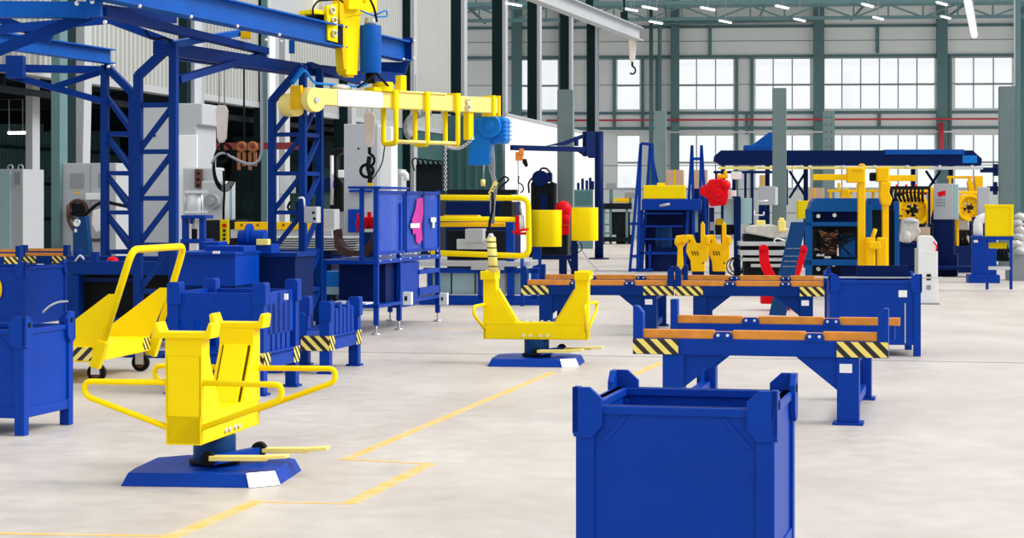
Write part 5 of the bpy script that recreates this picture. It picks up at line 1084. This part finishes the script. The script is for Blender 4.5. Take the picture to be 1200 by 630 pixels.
t.rr('frame', 'amber', [(970, 222, 1050, 225, 0, .1), (972, 225, 975, 236, 0, .1), (985, 225, 988, 236, 0, .1), (1004, 215, 1007, 236, .1, .1), (1056, 219, 1094, 224, 0, .15), (1110, 206, 1140, 209, .1, .1), (1112, 209, 1115, 240, .1, .1), (982, 214, 985, 222, .1, .1), (996, 222, 998, 240, .1, .1), (1022, 222, 1025, 240, .1, .1)], .01)
t.poly('bent_arm', 'amber', [(1088, 222), (1096, 222), (1095, 240), (1089, 262), (1086, 262), (1089, 240)], -.1, .2, .01); t.poly('bent_arm', 'amber', [(1134, 214), (1138, 206), (1146, 236), (1144, 250), (1140, 248)], -.1, .2, .01); t.rr('bent_arm', 'amber', [(1143, 206, 1152, 232, -.1, .2)], .01)
t.rr('valve_block', 'dark', [(1051, 221, 1067, 230, -.1, .3), (1046, 232, 1052, 250, 0, .3)], .02); t.rr('red_block', 'pipered', [(1044, 247, 1056, 252, -.1, .2), (1074, 222, 1088, 228, .2, .2)], .02)
m = MB(); [m.tube(rounded([t.p(1045+k*4, 232, -.1), t.p(1043+k*5, 240, -.15), t.p(1050+k*3, 244, -.1)], .1), .02, 6) for k in range(5)]; t.add('hoses', m, 'black'); m = MB(); [m.cyl(t.p(1052+k*4, 225, -.12), t.p(1052+k*4, 225, -.1), .02, 8) for k in range(4)]; t.add('indicator', m, 'red')
t.poly('amber_pump', 'amber', [(985, 236), (988, 222), (994, 220), (998, 232), (999, 240), (984, 240)], -.3, .3, .02); t.rr('base', 'navy', [(966, 240, 1160, 288, .4, .4), (1040, 288, 1160, 312, .2, .8), (1060, 312, 1066, 318, .3, .3), (1140, 312, 1146, 318, .3, .3)], .01); t.b('far_yellow_box', 'yellow', 935, 235, 950, 256, -.2, .5, .01)
t = T('control_cabinet', 'tall light grey control cabinet with red mark and push buttons', 'cabinet', 1105, 32, -14)
t.b('enclosure', 'grey', 1094, 215, 1117, 257, 0, .5, .01); t.b('side_panel', 'panelteal', 1117.3, 216, 1123, 257, .1, .35); t.poly('red_mark', 'red', [(1099, 225), (1108, 223), (1108, 229), (1104, 229), (1102, 231), (1099, 229)], -.012, .01)
m = MB()
for r_ in range(3):
    for k in range(4): q = t.p(1098.5+k*2.7, 234+r_*3.4, -.012); m.cyl(q, q+Vector((0, .012, 0)), .012, 8)
t.add('push_button', m, 'black'); t.b('stand', 'navy', 1097, 257, 1118, 305, .05, .4, .01); t.b('base', 'navy', 1090, 298, 1122, 323.4, 0, .6, .01)
t = T('wrapped_part', 'crumpled plastic wrapped part hanging on the far navy machine', 'wrapped part', 1066, 31.5, -4)
t.add('wrap', MB().prism([t.p(x, y, 0) for x, y in ((1057, 258), (1068, 254), (1078, 258), (1077, 266), (1080, 272), (1070, 282), (1064, 287), (1053, 282), (1056, 272))], (0, .3, 0)), 'plastic', .04); t.add('fold', MB().ball(t.p(1067, 259, .02), .11, 1.5, .6, .5, jit=.2), 'grey'); t.add('fold', MB().ball(t.p(1062, 277, .0), .10, 1, .6, 1.3, jit=.15), 'plastic')
t.rr('machine_bed', 'navy', [(1046, 286, 1096, 312, .05, .8), (1050, 284, 1092, 287, .0, .6)], .01); t.rr('underframe', 'navy', [(1050, 312, 1150, 316, .1, .6), (1052, 316, 1058, 324.6, .1, .1), (1140, 316, 1146, 324.4, .1, .1)], .01); t.rr('card_sheet', 'card', [(1070, 266, 1090, 282, .35, .1)])
t = T('control_pedestal', 'white control pedestal standing alone beside the mid right bin', 'pedestal', 1085, 22.9, -8)
t.b('column', 'white', 1076, 294, 1099, 356.5, 0, .35, .01); t.poly('head', 'white', [(1076, 278), (1078, 276), (1092, 276), (1098, 284), (1098, 294), (1076, 294)], .03, .3, .01); t.b('side_panel', 'grey', 1073, 291, 1076, 356, .05, .28); t.b('socket', 'black', 1086, 321, 1091, 328, -.02, .02, .004); t.b('socket', 'midgrey', 1086, 334, 1091, 339, -.02, .02, .004); t.tube('cable', 'red', [(1094, 283), (1098, 288), (1097, 294)], .012, -.03, .03)
t.b('foot', 'midgrey', 1072, 355, 1101, 357.5, -.05, .45)
t = T('yellow_hopper', 'yellow box on a blue leg frame at the right edge', 'hopper', 1171, 26.3, -12)
t.b('hopper_box', 'yellow', 1155, 241, 1187, 277, 0, .6, .01); t.rr('rim', 'yellow', [(1154, 239.5, 1188, 242.5, -.02, .65), (1184, 242, 1187.6, 276, -.02, .04)], .006); t.b('yellow_tray', 'yellow', 1158, 284, 1180, 291, .2, .3)
for x in (1155, 1183):
    for d_ in (0, .55): t.b('leg', 'blue', x, 277, x+3.6, 339-d_*4, d_, .06, .003)
t.rr('shelf', 'blue', [(1152, 277, 1188, 281, -.02, .65)], .004); t.rr('cross_bar', 'steel', [(1157, 312, 1184, 316, .0, .05)]); 
t = T('blue_machine', 'blue machine with white elbow pipe left of the yellow hopper', 'machine', 1150, 29.2, -8)
t.rr('body', 'blue', [(1140, 278, 1168, 322, 0, .4), (1135, 322, 1172, 331, -.1, .6), (1139, 276, 1152, 280, -.05, .3)], .01); t.tube('elbow', 'white', [(1146, 278), (1146, 258), (1156, 254), (1165, 256)], .10, .1, .15, n=12); t.b('motor', 'navy', 1140, 254, 1153, 278, .1, .3, .02); t.rr('panel', 'grey', [(1146, 219, 1160, 252, .4, .2)], .01); t.b('label', 'paper', 1141, 281, 1146, 284, -.02, .01)
m = MB(); [m.tube(rounded([t.p(1170+k*2, 285, .2), t.p(1166+k*5, 296+k, .1), t.p(1172+k*2, 306, .2), t.p(1180-k, 298, .2)], .15), .02, 6) for k in range(5)]; t.add('hoses', m, 'black'); t.b('junction_box', 'dark', 1168, 292, 1182, 306, .4, .3)
t = T('parts_pile', 'heap of white wrapped parts at the right edge beside the pillar', 'pile', 1196, 30, -4)
for k in range(6): t.add('wrapped_part', MB().ball(t.p(1191+random.uniform(-1, 7), 294-k*8, .1*k), .13, 1, 1, .7, jit=.15), 'plastic' if k % 2 else 'grey')
t.rr('stand', 'midgrey', [(1186, 298, 1206, 328, .0, .8)])
t = T('tangle_machine', 'tangle of black cables and pale parts behind the grey cabinet stand', 'machine', 1130, 34, -4)
t.b('body', 'dark', 1118, 270, 1142, 318.4, 0, .5, .02); m = MB(); [m.tube(rounded([t.p(1119+random.uniform(0, 18), 272, -.05), t.p(1119+random.uniform(0, 20), 285, -.1), t.p(1119+random.uniform(0, 20), 298, -.05), t.p(1119+random.uniform(0, 20), 310, -.05)], .2), .025, 6) for k in range(8)]; t.add('cables', m, 'black')
t.rr('pale_part', 'plastic', [(1120, 256, 1136, 270, .1, .3), (1128, 276, 1136, 300, -.08, .1)], .03); t.rr('red_hose', 'pipered', [(1121, 276, 1124, 298, -.1, .05)], .01); t.rr('yellow_part', 'paleyellow', [(1134, 288, 1139, 306, -.1, .1)], .01)

t = T('motor_cabinet', 'white rectangular box standing on the blue runway beam behind the yellow carriage', 'box', 342, 17.2, -12)
t.b('body', 'white', 316, -8, 368, 25, .1, .4, .01); t.b('lid', 'grey', 315, -10, 369, -7, .08, .44, .005); t.b('mount', 'gantry', 320, 25, 360, 40, .2, .2)

t = T('assembly_machine', 'dark assembly machine with hoses behind the crumpled plastic wrapped part', 'machine', 1068, 33.0, -4)
t.rr('body', 'dark', [(1044, 262, 1094, 300, .2, .5), (1048, 252, 1058, 262, .2, .4)], .02); t.rr('bracket', 'steel', [(1082, 262, 1090, 268, .1, .1), (1048, 284, 1056, 287, .1, .1)], .01); t.rr('yellow_bar', 'amber', [(1044, 254, 1062, 257, .05, .1), (1086, 244, 1089, 262, .05, .1)], .01)
m = MB(); [m.tube(rounded([t.p(1046+random.uniform(0, 40), 262, .1), t.p(1046+random.uniform(0, 46), 275, .05), t.p(1048+random.uniform(0, 44), 296, .12)], .2), .025, 6) for k in range(8)]; t.add('hoses', m, 'black'); t.rr('foot', 'navy', [(1048, 300, 1054, 321, .2, .3), (1084, 300, 1090, 320.6, .2, .3)])
t = T('hose_rack', 'row of black hoses and small red valves above the larger yellow reel', 'rack', 1058, 31.8, -4)
t.rr('manifold', 'dark', [(1044, 218, 1090, 222, .0, .15)], .01); m = MB(); [m.tube(rounded([t.p(1046+k*4.4, 221, 0), t.p(1044+k*4.6, 228+3*sin(k), -.08), t.p(1048+k*4.2, 236, 0)], .15), .03, 6) for k in range(9)]; t.add('hoses', m, 'black')
t.rr('valve', 'red', [(1050, 216, 1052.5, 218.5, -.02, .08), (1061, 216, 1063.5, 218.5, -.02, .08), (1072, 216, 1074.5, 218.5, -.02, .08)], .01); t.rr('rack_post', 'navy', [(1043, 218, 1045.5, 323.6, .05, .1), (1088, 218, 1090.5, 323.4, .05, .1)])
